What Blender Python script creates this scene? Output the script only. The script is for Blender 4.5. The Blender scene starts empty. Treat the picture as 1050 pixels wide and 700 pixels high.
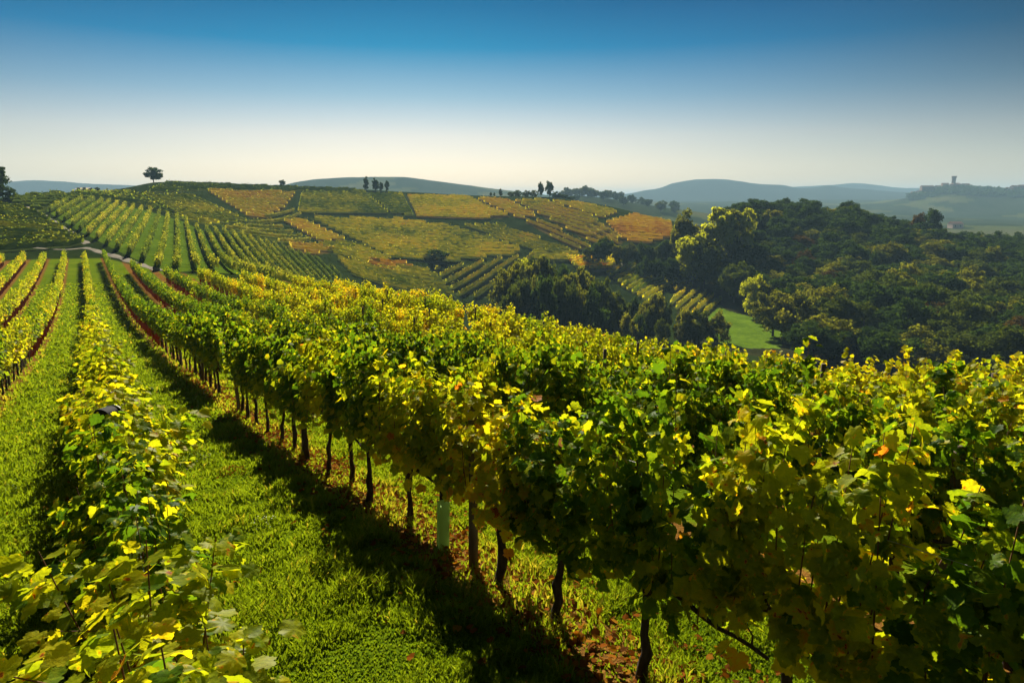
import bpy, math, random
import numpy as np
from mathutils import Vector

# ------------------------------------------------------------------ camera, sky, sun, exposure
scene = bpy.context.scene
C = scene.collection
R = math.radians
PITCH = math.atan(145.0 / 700.0)              # horizon at v = 205 of 700
SUN_AZ, SUN_EL = R(-9.0), R(31.0)            # azimuth from +Y towards +X
cam_d = bpy.data.cameras.new('camera')
cam_d.sensor_width = 36.0
cam_d.lens = 24.0
cam_d.clip_start = 0.05
cam_d.clip_end = 40000
cam = bpy.data.objects.new('camera', cam_d)
cam.location = (0, 0, 0)
cam.rotation_euler = (math.pi / 2 - PITCH, 0, 0)
C.objects.link(cam)
scene.camera = cam

world = bpy.data.worlds.new('World')
scene.world = world
world.use_nodes = True
wn, wl = world.node_tree.nodes, world.node_tree.links
wn.clear()
sky = wn.new('ShaderNodeTexSky')
sky.sky_type = 'NISHITA'
sky.sun_disc = False
sky.sun_elevation = SUN_EL
sky.sun_rotation = SUN_AZ
sky.altitude = 300
sky.air_density = 1.0
sky.dust_density = 0.6
sky.ozone_density = 2.0
bgn = wn.new('ShaderNodeBackground')
bgn.inputs['Strength'].default_value = 0.05
out = wn.new('ShaderNodeOutputWorld')
# deep polarised blue overhead, warm pale band at the skyline
wtc = wn.new('ShaderNodeTexCoord'); wsep = wn.new('ShaderNodeSeparateXYZ'); wl.new(wtc.outputs['Generated'], wsep.inputs[0])
wr = wn.new('ShaderNodeValToRGB'); we = wr.color_ramp.elements
SKYRAMP = [(0.0, (.80, .71, .66)), (0.047, (.79, .69, .64)), (0.087, (.68, .61, .58)), (0.139, (.30, .42, .48)), (0.20, (.012, .235, .375)), (0.25, (.0, .145, .275)), (0.45, (.0, .10, .22)), (1.0, (.002, .08, .18))]
we[0].position, we[0].color = 0.0, (*SKYRAMP[0][1], 1)
we[1].position, we[1].color = 1.0, (*SKYRAMP[-1][1], 1)
for p_, c_ in SKYRAMP[1:-1]:
    e_ = we.new(p_); e_.color = (*c_, 1)
wl.new(wsep.outputs['Z'], wr.inputs['Fac'])
wm = wn.new('ShaderNodeMix'); wm.data_type = 'RGBA'; wm.blend_type = 'MULTIPLY'; wm.inputs[0].default_value = 1.0
wl.new(sky.outputs[0], wm.inputs[6]); wl.new(wr.outputs['Color'], wm.inputs[7])
# a polarised sky darkens away from the sun
wd = wn.new('ShaderNodeVectorMath'); wd.operation = 'DOT_PRODUCT'; wl.new(wtc.outputs['Generated'], wd.inputs[0])
wd.inputs[1].default_value = (math.sin(SUN_AZ) * math.cos(SUN_EL), math.cos(SUN_AZ) * math.cos(SUN_EL), math.sin(SUN_EL))
wp = wn.new('ShaderNodeMapRange'); wp.interpolation_type = 'SMOOTHSTEP'
for k_, v_ in (('From Min', 0.56), ('From Max', 0.90), ('To Min', 0.26), ('To Max', 1.05)): wp.inputs[k_].default_value = v_
wl.new(wd.outputs['Value'], wp.inputs['Value'])
wm2 = wn.new('ShaderNodeVectorMath'); wm2.operation = 'SCALE'; wl.new(wm.outputs[2], wm2.inputs[0]); we_ = wn.new('ShaderNodeMapRange'); we_.interpolation_type = 'SMOOTHSTEP'
for k_, v_ in (('From Min', 0.0), ('From Max', 0.24), ('To Min', 0.12), ('To Max', 1.0)): we_.inputs[k_].default_value = v_
wl.new(wsep.outputs['Z'], we_.inputs['Value'])
wmx = wn.new('ShaderNodeMix'); wmx.data_type = 'FLOAT'; wmx.inputs[2].default_value = 1.0
wl.new(we_.outputs['Result'], wmx.inputs[0]); wl.new(wp.outputs['Result'], wmx.inputs[3])
wl.new(wmx.outputs[0], wm2.inputs['Scale'])
wl.new(wm2.outputs['Vector'], bgn.inputs['Color'])
wl.new(bgn.outputs[0], out.inputs['Surface'])

sun_d = bpy.data.lights.new('sun', 'SUN')
sun_d.energy = 5.0
sun_d.angle = R(0.5)
sun_d.color = (1.0, 0.90, 0.74)
sun = bpy.data.objects.new('sun', sun_d)
sdir = Vector((math.sin(SUN_AZ) * math.cos(SUN_EL), math.cos(SUN_AZ) * math.cos(SUN_EL), math.sin(SUN_EL)))
sun.rotation_euler = sdir.to_track_quat('Z', 'Y').to_euler()
sun.location = sdir * 50
C.objects.link(sun)

vs = scene.view_settings
vs.view_transform = 'Standard'
vs.look = 'None'
vs.exposure = 1.2
vs.gamma = 1.0
vs.use_curve_mapping = False
scene.render.engine = 'CYCLES'
cy = scene.cycles
cy.use_denoising = True
cy.max_bounces = 6
cy.diffuse_bounces = 2
cy.glossy_bounces = 1
cy.transmission_bounces = 3
cy.transparent_max_bounces = 4
cy.volume_bounces = 0
cy.sample_clamp_indirect = 4.0

rng = np.random.default_rng(7)
random.seed(7)

# ------------------------------------------------------------------ helpers: tags, meshes, materials
def tag(o, label=None, cat=None, group=None, kind=None):
    if label: o['label'] = label
    if cat: o['category'] = cat
    if group: o['group'] = group
    if kind: o['kind'] = kind
    return o

def empty(name, loc, rz=0.0):
    o = bpy.data.objects.new(name, None)
    o.empty_display_size = 0.3
    o.location = loc
    o.rotation_euler = (0, 0, rz)
    C.objects.link(o)
    return o

def link(name, me, parent=None, loc=None):
    o = bpy.data.objects.new(name, me)
    C.objects.link(o)
    if parent is not None: o.parent = parent
    if loc is not None: o.location = loc
    return o

def mesh_np(name, V, F, mats, tint=None, mat_idx=None, smooth=False):
    """V (N,3); F list of int arrays, each (M,k); tint per face in the order of F."""
    me = bpy.data.meshes.new(name)
    V = np.asarray(V, np.float32)
    F = [np.asarray(f, np.int32) for f in F if len(f)]
    loops = np.concatenate([f.ravel() for f in F])
    tot = np.concatenate([np.full(len(f), f.shape[1], np.int32) for f in F])
    start = np.concatenate([[0], np.cumsum(tot)[:-1]]).astype(np.int32)
    me.vertices.add(len(V)); me.vertices.foreach_set('co', V.ravel())
    me.loops.add(len(loops)); me.loops.foreach_set('vertex_index', loops)
    me.polygons.add(len(tot)); me.polygons.foreach_set('loop_start', start)
    try: me.polygons.foreach_set('loop_total', tot)
    except Exception: pass
    if mat_idx is not None: me.polygons.foreach_set('material_index', np.asarray(mat_idx, np.int32))
    me.polygons.foreach_set('use_smooth', np.full(len(tot), bool(smooth)))
    me.update(calc_edges=True)
    for m in mats: me.materials.append(m)
    if tint is not None:
        a = me.attributes.new('tint', 'FLOAT', 'FACE')
        a.data.foreach_set('value', np.asarray(tint, np.float32))
    return me

class MB:
    """collects simple solids into ONE mesh"""
    def __init__(s): s.V = []; s.F = {}; s.n = 0
    def add(s, V, F):
        V = np.asarray(V, float)
        for f in F: s.F.setdefault(len(f), []).append([i + s.n for i in f])
        s.V.append(V); s.n += len(V)
    def box(s, x0, x1, y0, y1, z0, z1):
        s.add([(x0,y0,z0),(x1,y0,z0),(x1,y1,z0),(x0,y1,z0),(x0,y0,z1),(x1,y0,z1),(x1,y1,z1),(x0,y1,z1)],
              [(0,3,2,1),(4,5,6,7),(0,1,5,4),(1,2,6,5),(2,3,7,6),(3,0,4,7)])
    def tube(s, pts, rad, sides=7, cap=True):
        P = np.asarray(pts, float); n = len(P)
        rad = np.broadcast_to(np.asarray(rad, float), (n,))
        d = np.gradient(P, axis=0); d /= np.linalg.norm(d, axis=1)[:, None] + 1e-9
        ref = np.array([0, 0, 1.0]) if abs(d[0, 2]) < 0.8 else np.array([1.0, 0, 0])
        V = []
        for i in range(n):
            a = np.cross(ref, d[i]); a /= np.linalg.norm(a) + 1e-9
            b = np.cross(d[i], a)
            for k in range(sides):
                th = 2 * math.pi * k / sides
                V.append(P[i] + rad[i] * (math.cos(th) * a + math.sin(th) * b))
        F = []
        for i in range(n - 1):
            for k in range(sides):
                F.append((i*sides+k, i*sides+(k+1) % sides, (i+1)*sides+(k+1) % sides, (i+1)*sides+k))
        if cap:
            F.append(tuple(range(sides - 1, -1, -1))); F.append(tuple((n-1)*sides + k for k in range(sides)))
        s.add(V, F)
    def mesh(s, name, mat, smooth=False):
        return mesh_np(name, np.concatenate(s.V), [np.array(f) for f in s.F.values()], [mat] if not isinstance(mat, list) else mat, smooth=smooth)
    def build(s, name, mat, parent=None, smooth=False, loc=None):
        return link(name, s.mesh(name, mat, smooth), parent, loc)

def new_mat(name):
    m = bpy.data.materials.new(name); m.use_nodes = True
    nt = m.node_tree; nt.nodes.clear()
    o = nt.nodes.new('ShaderNodeOutputMaterial')
    return m, nt.nodes, nt.links, o

def ramp(nodes, stops):
    r = nodes.new('ShaderNodeValToRGB')
    e = r.color_ramp.elements
    while len(e) > 1: e.remove(e[0])
    e[0].position = stops[0][0]; e[0].color = (*stops[0][1], 1)
    for p, c in stops[1:]:
        k = e.new(p); k.color = (*c, 1)
    return r

def leaf_mat(name, stops, trans=0.5, bright=2.0, rough=0.45, noise=40.0, tmix=(1.1, 1.0, 0.35), spec=0.0, crinkle=0.0):
    """two-sided leaf: diffuse + gloss from the front, sunlight passing through from behind"""
    m, N, L, o = new_mat(name)
    at = N.new('ShaderNodeAttribute'); at.attribute_name = 'tint'
    geo = N.new('ShaderNodeNewGeometry')
    nz = N.new('ShaderNodeTexNoise'); nz.inputs['Scale'].default_value = noise; nz.inputs['Detail'].default_value = 2
    L.new(geo.outputs['Position'], nz.inputs['Vector'])
    ma = N.new('ShaderNodeMath'); ma.operation = 'MULTIPLY_ADD'; ma.inputs[1].default_value = 0.22; ma.inputs[2].default_value = -0.11
    L.new(nz.outputs['Fac'], ma.inputs[0])
    ad = N.new('ShaderNodeMath'); ad.operation = 'ADD'; ad.use_clamp = True
    L.new(at.outputs['Fac'], ad.inputs[0]); L.new(ma.outputs[0], ad.inputs[1])
    if crinkle:
        n3 = N.new('ShaderNodeTexNoise'); n3.inputs['Scale'].default_value = 28; n3.inputs['Detail'].default_value = 5
        L.new(geo.outputs['Position'], n3.inputs['Vector'])
        m3 = N.new('ShaderNodeMapRange'); m3.inputs['From Min'].default_value = 0.60; m3.inputs['From Max'].default_value = 0.70; m3.inputs['To Max'].default_value = 0.38
        L.new(n3.outputs['Fac'], m3.inputs['Value'])
        a3 = N.new('ShaderNodeMath'); a3.operation = 'ADD'; L.new(ma.outputs[0], a3.inputs[0]); L.new(m3.outputs['Result'], a3.inputs[1])
        L.new(a3.outputs[0], ad.inputs[1])
    rp = ramp(N, stops); L.new(ad.outputs[0], rp.inputs['Fac'])
    pr = df = N.new('ShaderNodeBsdfDiffuse'); L.new(rp.outputs['Color'], pr.inputs['Color'])
    if spec > 0:
        gl = N.new('ShaderNodeBsdfGlossy'); gl.inputs['Roughness'].default_value = rough; gl.inputs['Color'].default_value = (1, 1, 1, 1)
        gm = N.new('ShaderNodeMixShader'); gm.inputs[0].default_value = spec
        L.new(pr.outputs[0], gm.inputs[1]); L.new(gl.outputs[0], gm.inputs[2]); pr = gm
    mul = N.new('ShaderNodeMix'); mul.data_type = 'RGBA'; mul.blend_type = 'MULTIPLY'; mul.inputs[0].default_value = 1.0
    L.new(rp.outputs['Color'], mul.inputs[6]); mul.inputs[7].default_value = (tmix[0]*bright, tmix[1]*bright, tmix[2]*bright, 1)
    tr = N.new('ShaderNodeBsdfTranslucent'); L.new(mul.outputs[2], tr.inputs['Color'])
    if crinkle:
        n2 = N.new('ShaderNodeTexNoise'); n2.inputs['Scale'].default_value = 55; n2.inputs['Detail'].default_value = 3
        L.new(geo.outputs['Position'], n2.inputs['Vector'])
        bm_ = N.new('ShaderNodeBump'); bm_.inputs['Strength'].default_value = crinkle; bm_.inputs['Distance'].default_value = 0.012
        L.new(n2.outputs['Fac'], bm_.inputs['Height']); L.new(bm_.outputs[0], df.inputs['Normal']); L.new(bm_.outputs[0], tr.inputs['Normal'])
    mx = N.new('ShaderNodeMixShader'); mx.inputs[0].default_value = trans
    L.new(pr.outputs[0], mx.inputs[1]); L.new(tr.outputs[0], mx.inputs[2]); L.new(mx.outputs[0], o.inputs['Surface'])
    return m

def plain_mat(name, c1, c2, scale=8.0, rough=0.8, detail=4, bump=0.0, stretch=(1, 1, 1), spec=0.2):
    m, N, L, o = new_mat(name)
    tc = N.new('ShaderNodeTexCoord'); mp = N.new('ShaderNodeMapping'); mp.inputs['Scale'].default_value = stretch
    L.new(tc.outputs['Object'], mp.inputs['Vector'])
    nz = N.new('ShaderNodeTexNoise'); nz.inputs['Scale'].default_value = scale; nz.inputs['Detail'].default_value = detail
    L.new(mp.outputs[0], nz.inputs['Vector'])
    rp = ramp(N, [(0.3, c1), (0.7, c2)]); L.new(nz.outputs['Fac'], rp.inputs['Fac'])
    pr = N.new('ShaderNodeBsdfPrincipled'); pr.inputs['Roughness'].default_value = rough; pr.inputs['Specular IOR Level'].default_value = spec
    L.new(rp.outputs['Color'], pr.inputs['Base Color'])
    if bump:
        b = N.new('ShaderNodeBump'); b.inputs['Strength'].default_value = bump; b.inputs['Distance'].default_value = 0.02
        L.new(nz.outputs['Fac'], b.inputs['Height']); L.new(b.outputs[0], pr.inputs['Normal'])
    L.new(pr.outputs[0], o.inputs['Surface'])
    return m

VINE = [(0.0, (0.020, 0.055, 0.006)), (0.30, (0.060, 0.120, 0.006)), (0.52, (0.22, 0.25, 0.008)),
        (0.68, (0.37, 0.335, 0.010)), (0.82, (0.44, 0.19, 0.012)), (0.93, (0.26, 0.07, 0.012)), (1.0, (0.10, 0.035, 0.015))]
M = {}
M['vine'] = leaf_mat('vine_leaf', VINE, trans=0.45, bright=3.0, spec=0.010, crinkle=0.55)
HILL = [(0.0, (0.040, 0.080, 0.016)), (0.30, (0.120, 0.170, 0.024)), (0.52, (0.36, 0.36, 0.042)), (0.66, (0.42, 0.345, 0.066)), (0.80, (0.32, 0.20, 0.078)), (1.0, (0.18, 0.10, 0.045))]
M['hillvine'] = leaf_mat('hill_vine_leaf', HILL, trans=0.40, bright=2.0, noise=0.35)
M['grassblade'] = leaf_mat('grass_blade', [(0.0, (0.025, 0.06, 0.005)), (0.5, (0.088, 0.132, 0.006)), (0.8, (0.13, 0.185, 0.010)), (1.0, (0.24, 0.21, 0.03))], trans=0.45, bright=2.5, noise=6)
TREE = {
 'dark':   [(0.0, (0.014, 0.034, 0.009)), (0.6, (0.042, 0.078, 0.014)), (1.0, (0.085, 0.115, 0.016))],
 'mid':    [(0.0, (0.028, 0.050, 0.008)), (0.6, (0.075, 0.105, 0.014)), (1.0, (0.145, 0.150, 0.020))],
 'olive':  [(0.0, (0.040, 0.055, 0.008)), (0.6, (0.100, 0.110, 0.012)), (1.0, (0.17, 0.16, 0.016))],
 'brown':  [(0.0, (0.035, 0.026, 0.009)), (0.6, (0.085, 0.056, 0.013)), (1.0, (0.13, 0.08, 0.015))],
 'yellow': [(0.0, (0.11, 0.14, 0.010)), (0.6, (0.26, 0.29, 0.014)), (1.0, (0.40, 0.38, 0.018))],
 'grey':   [(0.0, (0.050, 0.065, 0.030)), (0.6, (0.100, 0.120, 0.050)), (1.0, (0.16, 0.17, 0.07))],
}
for k, st in TREE.items(): M['tree_' + k] = leaf_mat('crown_' + k, st, trans=0.48 if k in ('yellow', 'olive') else 0.33, bright=2.6 if k in ('yellow', 'olive') else 1.8, noise=0.8)
M['bark'] = plain_mat('vine_bark', (0.025, 0.017, 0.012), (0.085, 0.060, 0.042), 30, 0.95, bump=0.8, stretch=(1, 1, 0.2))
M['treebark'] = plain_mat('tree_bark', (0.03, 0.024, 0.018), (0.10, 0.08, 0.06), 6, 0.95, bump=0.5, stretch=(1, 1, 0.2))
M['cane'] = plain_mat('vine_cane', (0.10, 0.045, 0.02), (0.20, 0.10, 0.04), 25, 0.8)
M['post'] = plain_mat('weathered_post', (0.07, 0.055, 0.04), (0.20, 0.16, 0.12), 14, 0.95, bump=0.5, stretch=(1, 1, 0.1))
M['wire'] = plain_mat('galvanised_wire', (0.20, 0.20, 0.20), (0.30, 0.30, 0.29), 5, 0.5, spec=0.5)
M['tube'] = leaf_mat('grow_tube_plastic', [(0.0, (0.46, 0.66, 0.32)), (1.0, (0.52, 0.74, 0.38))], trans=0.6, bright=1.1, tmix=(1, 1, 0.75))
M['black'] = plain_mat('black_plastic', (0.010, 0.012, 0.018), (0.02, 0.022, 0.03), 10, 0.75, spec=0.08)
M['rim'] = plain_mat('pale_plastic', (0.55, 0.56, 0.58), (0.7, 0.7, 0.7), 10, 0.4, spec=0.5)
M['plaster'] = plain_mat('pale_plaster', (0.42, 0.38, 0.32), (0.58, 0.54, 0.47), 0.6, 0.9)
M['pinkplaster'] = plain_mat('pink_plaster', (0.45, 0.30, 0.24), (0.55, 0.40, 0.32), 0.6, 0.9)
M['brickwall'] = plain_mat('old_brick', (0.20, 0.12, 0.085), (0.30, 0.19, 0.13), 1.5, 0.95)
M['rooftile'] = plain_mat('roof_tile', (0.16, 0.075, 0.045), (0.26, 0.13, 0.08), 2.0, 0.9)
M['glass'] = plain_mat('dark_pane', (0.02, 0.025, 0.03), (0.04, 0.045, 0.05), 2.0, 0.2, spec=0.5)
M['track'] = plain_mat('dirt_track', (0.06, 0.06, 0.025), (0.20, 0.16, 0.11), 0.9, 0.95, detail=8)
M['litter'] = leaf_mat('fallen_leaf', [(0.0, (0.07, 0.028, 0.008)), (0.6, (0.22, 0.07, 0.010)), (1.0, (0.34, 0.16, 0.015))], trans=0.3, bright=1.4, noise=10)
M['flower'] = plain_mat('white_flower', (0.6, 0.6, 0.5), (0.75, 0.74, 0.62), 20, 0.7)

# ------------------------------------------------------------------ terrain: one function of x, y (camera at the origin)
CP, SP = math.cos(PITCH), math.sin(PITCH)
TH = math.atan((88 - 525) / 700.0)                       # the near rows run along this azimuth
RX, RY = math.sin(TH), math.cos(TH)                      # along a row
NX, NY = math.cos(TH), -math.sin(TH)                     # across the rows, to the right
def ts(x, y): return x * RX + y * RY, x * NX + y * NY
def xy(t, s): return t * RX + s * NX, t * RY + s * NY
def ray(u, v):
    dx, dz = (u - 525) / 700.0, (350 - v) / 700.0
    return dx, CP + SP * dz, -SP + CP * dz
def azimuth(u):
    return np.arctan((np.asarray(u, float) - 525) / 700.0 * CP)

def pchip(X, Y, q):
    """X, Y (N,K) increasing in K; q (N,)"""
    h = np.diff(X, axis=1); d = np.diff(Y, axis=1) / h
    m = np.zeros_like(Y)
    w1 = 2*h[:, 1:] + h[:, :-1]; w2 = h[:, 1:] + 2*h[:, :-1]
    ok = d[:, 1:] * d[:, :-1] > 0
    with np.errstate(divide='ignore', invalid='ignore'):
        hm = (w1 + w2) / (w1 / d[:, :-1] + w2 / d[:, 1:])
    m[:, 1:-1] = np.where(ok, hm, 0)
    m[:, 0] = d[:, 0]; m[:, -1] = d[:, -1]
    i = np.clip((q[:, None] >= X).sum(1) - 1, 0, X.shape[1] - 2)
    r = np.arange(len(q))
    x0, hh = X[r, i], h[r, i]
    tt = np.clip((q - x0) / hh, -0.5, 1.5)
    y0, y1, m0, m1 = Y[r, i], Y[r, i+1], m[r, i] * hh, m[r, i+1] * hh
    return (2*tt**3 - 3*tt**2 + 1)*y0 + (tt**3 - 2*tt**2 + tt)*m0 + (-2*tt**3 + 3*tt**2)*y1 + (tt**3 - tt**2)*m1

PT = np.array([-30, -8, 0, 5, 13, 20, 36, 60, 90, 132, 170], float)
PZ = np.array([-0.6, -1.9, -2.55, -3.12, -4.30, -5.15, -6.9, -8.75, -9.6, -9.5, -9.0], float)
def near(x, y):
    t, s = ts(x, y)
    q = np.clip(t, -30, 170)
    zb = pchip(np.broadcast_to(PT, (len(q), len(PT))), np.broadcast_to(PZ, (len(q), len(PZ))), q)
    c = np.interp(t, [-10, 9, 17, 25, 36, 60, 75, 120], [-.16, -.155, -.14, -.085, -.02, 0.03, 0.05, 0.02])
    return zb + c * np.maximum(0, s - 2.0) + 0.02 * np.clip(s, -10, 0) * np.clip(1 - t / 30, 0, 1)

# lip of the near slope and the rings beyond it: (u, radius, v of the ground there)
LIPU = [-2000, 40, 100, 130, 168, 210, 300]
LIPR = [136, 136, 133, 116, 102, 90, 76]
RINGS = [
 # valley floor
 [(-600,160,262),(0,150,257),(60,152,255),(100,152,250),(180,128,264),(240,140,272),(300,165,286),(400,190,312),(500,190,338),(600,188,350),(690,182,350),(760,178,345),(800,172,352),(900,165,366),(1000,160,376),(1050,158,380),(1700,150,390)],
 # mid slope
 [(-600,175,235),(0,172,234),(60,195,226),(100,215,221),(180,215,229),(240,235,236),(300,262,245),(400,272,254),(500,268,264),(600,256,280),(690,245,294),(740,225,312),(770,212,322),(800,225,316),(900,225,318),(1000,225,325),(1050,225,330),(1700,220,340)],
 # ridge
 [(-600,240,200),(0,235,203),(40,265,200),(70,300,197.5),(100,330,197),(130,370,193),(170,400,187),(230,410,188.5),(300,415,191),(365,420,194),(420,425,197),(500,425,201),(560,415,202),(600,400,207),(640,380,215),(690,350,228),(730,340,234),(790,345,224),(850,350,229),(900,350,238),(950,345,252),(1000,340,263),(1050,335,268),(1700,330,278)],
 # behind the ridge
 [(-600,500,214),(100,560,212),(300,640,216),(500,640,222),(560,640,218),(600,640,219),(690,640,232),(800,640,245),(900,640,250),(1000,640,262),(1050,640,262),(1700,640,262)],
 # second ridge
 [(-600,950,208),(100,950,206),(300,950,206),(500,880,207),(560,920,203),(590,910,200.5),(620,900,203),(650,900,208),(690,900,214),(720,900,218),(800,900,232),(900,950,232),(1000,950,234),(1050,950,236),(1700,950,236)],
 # dip
 [(-600,1250,212),(300,1250,206),(560,1250,207),(700,1250,222),(800,1300,226),(900,1400,221),(960,1450,223),(1050,1450,224),(1700,1450,226)],
 # pale middle hill and castle hill
 [(-600,2000,200),(200,2000,200),(280,1800,193),(310,1800,185.5),(330,1800,183),(370,1800,182),(410,1800,182.5),(450,1800,187),(500,1800,193),(540,1800,198),(600,1800,203),(700,2000,208),(850,2000,209),(900,1950,207),(930,1950,203),(955,1950,198),(975,1950,194),(1000,1950,195.5),(1050,1950,198),(1700,1950,205)],
 [(-600,2700,206),(300,2700,204),(600,2700,207),(800,2700,205),(950,2700,204),(1050,2700,203),(1700,2700,204)],
 # blue ridges
 [(-600,3200,190),(0,3200,187),(30,3200,185.5),(60,3200,186.5),(100,3200,188.5),(140,3200,191),(200,3200,194),(300,3200,198),(500,3200,201),(600,3200,201),(640,3200,198.5),(662,3200,194.5),(672,3200,193.5),(690,3200,188),(715,3200,184.5),(745,3200,185),(770,3200,187.5),(800,3200,191),(822,3200,193.5),(836,3200,191.5),(846,3200,190),(858,3200,191.5),(880,3200,194),(930,3200,198),(1050,3200,198),(1700,3200,195)],
 [(-600,3600,201),(600,3600,203),(1050,3600,202),(1700,3600,202)],
 [(-600,4200,196),(0,4200,192),(300,4200,199),(600,4200,201),(780,4200,194),(850,4200,189.5),(872,4200,188),(900,4200,190.5),(930,4200,192.5),(990,4200,193.5),(1050,4200,194),(1700,4200,196)],
 [(-600,12500,204),(1700,12500,204)],
]
def ring_curve(ring, az):
    U = np.array([p[0] for p in ring], float); A = azimuth(U)
    rr = np.array([p[1] for p in ring], float)
    dz = (350 - np.array([p[2] for p in ring], float)) / 700.0
    dx = (U - 525) / 700.0
    z = rr * (-SP + CP * dz) / np.hypot(dx, CP + SP * dz)
    a = np.clip(az, A[0], A[-1])
    n = len(a)
    return np.interp(a, A, rr), pchip(np.broadcast_to(A, (n, len(A))), np.broadcast_to(z, (n, len(z))), a)

_vn = [(rng.uniform(0, 6.28), rng.uniform(0, 6.28), rng.uniform(0, 6.28)) for _ in range(8)]
def wobble(x, y, wl):
    z = 0
    for i, (p, a, b) in enumerate(_vn):
        k = 2 * math.pi / wl * (0.7 + 0.12 * i)
        z = z + np.sin(k * (x * math.cos(a) + y * math.sin(a)) + p + 1.7 * np.sin(k * 0.43 * (x * math.sin(b) - y * math.cos(b))))
    return z / 8.0

def lip(az):
    sf = NX * np.sin(az) + NY * np.cos(az)
    a = np.where(sf > 0.02, 18.2 / np.maximum(sf, 0.02), 900)
    U = 525 + 700 / CP * np.tan(np.clip(az, -1.35, 1.35))
    b = np.interp(U, LIPU, LIPR)
    b = np.where(U > 300, 900, b)
    return np.minimum(a, np.where(U > 300, a, b))

def H(x, y):
    x = np.atleast_1d(np.asarray(x, float)); y = np.atleast_1d(np.asarray(y, float))
    r = np.hypot(x, y); az = np.arctan2(x, y)
    behind = np.abs(az) > 1.3
    azc = np.clip(az, -1.3, 1.3)
    rl = lip(azc)
    rl = np.where(behind, 40, rl)
    xl, yl = rl * np.sin(az), rl * np.cos(az)
    zl = near(xl, yl)
    X = [rl]; Z = [zl]
    # just past the lip the ground keeps falling
    for ring in RINGS:
        rr, zz = ring_curve(ring, azc)
        X.append(np.maximum(rr, X[-1] * 1.06 + 2)); Z.append(zz)
    X = np.stack(X, 1); Z = np.stack(Z, 1)
    zf = pchip(X, Z, np.maximum(r, rl))
    zn = near(x, y)
    z = np.where(r <= rl, zn, zf)
    amp = np.clip((r - 120) / 400, 0, 1)
    far = np.clip((r - 700) / 1800, 0, 1)
    z = z + 0.25 * amp * wobble(x, y, 60) + far * 8.0 * wobble(x + 300, y, 480) + far * 2.2 * wobble(x, y + 77, 150)
    z = z + 0.025 * np.clip(1 - r / 80, 0, 1) * wobble(x, y, 1.7)
    return z
def h1(x, y): return float(H([x], [y])[0])
def at(u, r):
    a = float(azimuth(u)); return r * math.sin(a), r * math.cos(a)
def hit(u, v, rmin=20.0, rmax=11000.0):
    """ground point seen at photo pixel u, v"""
    dx, dy, dz = ray(u, v); n = math.hypot(dx, dy)
    rr = np.geomspace(rmin, rmax, 900)
    zz = H(rr * dx / n, rr * dy / n)
    below = np.nonzero(zz > rr * dz / n)[0]
    below = below[below > 0]
    if not len(below): return None
    i = below[0]
    lo, hi = rr[i-1], rr[i]
    for _ in range(16):
        mid = 0.5 * (lo + hi)
        if h1(mid * dx / n, mid * dy / n) > mid * dz / n: hi = mid
        else: lo = mid
    return hi * dx / n, hi * dy / n
def z_at(u, v, r):
    dx, dy, dz = ray(u, v); return r * dz / math.hypot(dx, dy)

def inside(poly, x, y):
    poly = np.asarray(poly); res = np.zeros(np.shape(x), bool)
    n = len(poly)
    for i in range(n):
        x0, y0 = poly[i]; x1, y1 = poly[(i+1) % n]
        c = ((y0 > y) != (y1 > y))
        with np.errstate(divide='ignore', invalid='ignore'):
            res ^= c & (x < (x1 - x0) * (y - y0) / (y1 - y0 + 1e-12) + x0)
    return res
def densify(pts, k=4):
    o = []
    for i in range(len(pts)):
        a, b = pts[i], pts[(i+1) % len(pts)]
        for j in range(k): o.append((a[0] + (b[0]-a[0])*j/k, a[1] + (b[1]-a[1])*j/k))
    return o
def wpoly(pts, rmin=95.0):
    o = []
    for u, v in densify(pts, 3):
        p = hit(u, v, rmin)
        if p is not None and math.hypot(*p) < 600: o.append(p)
    return o

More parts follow.
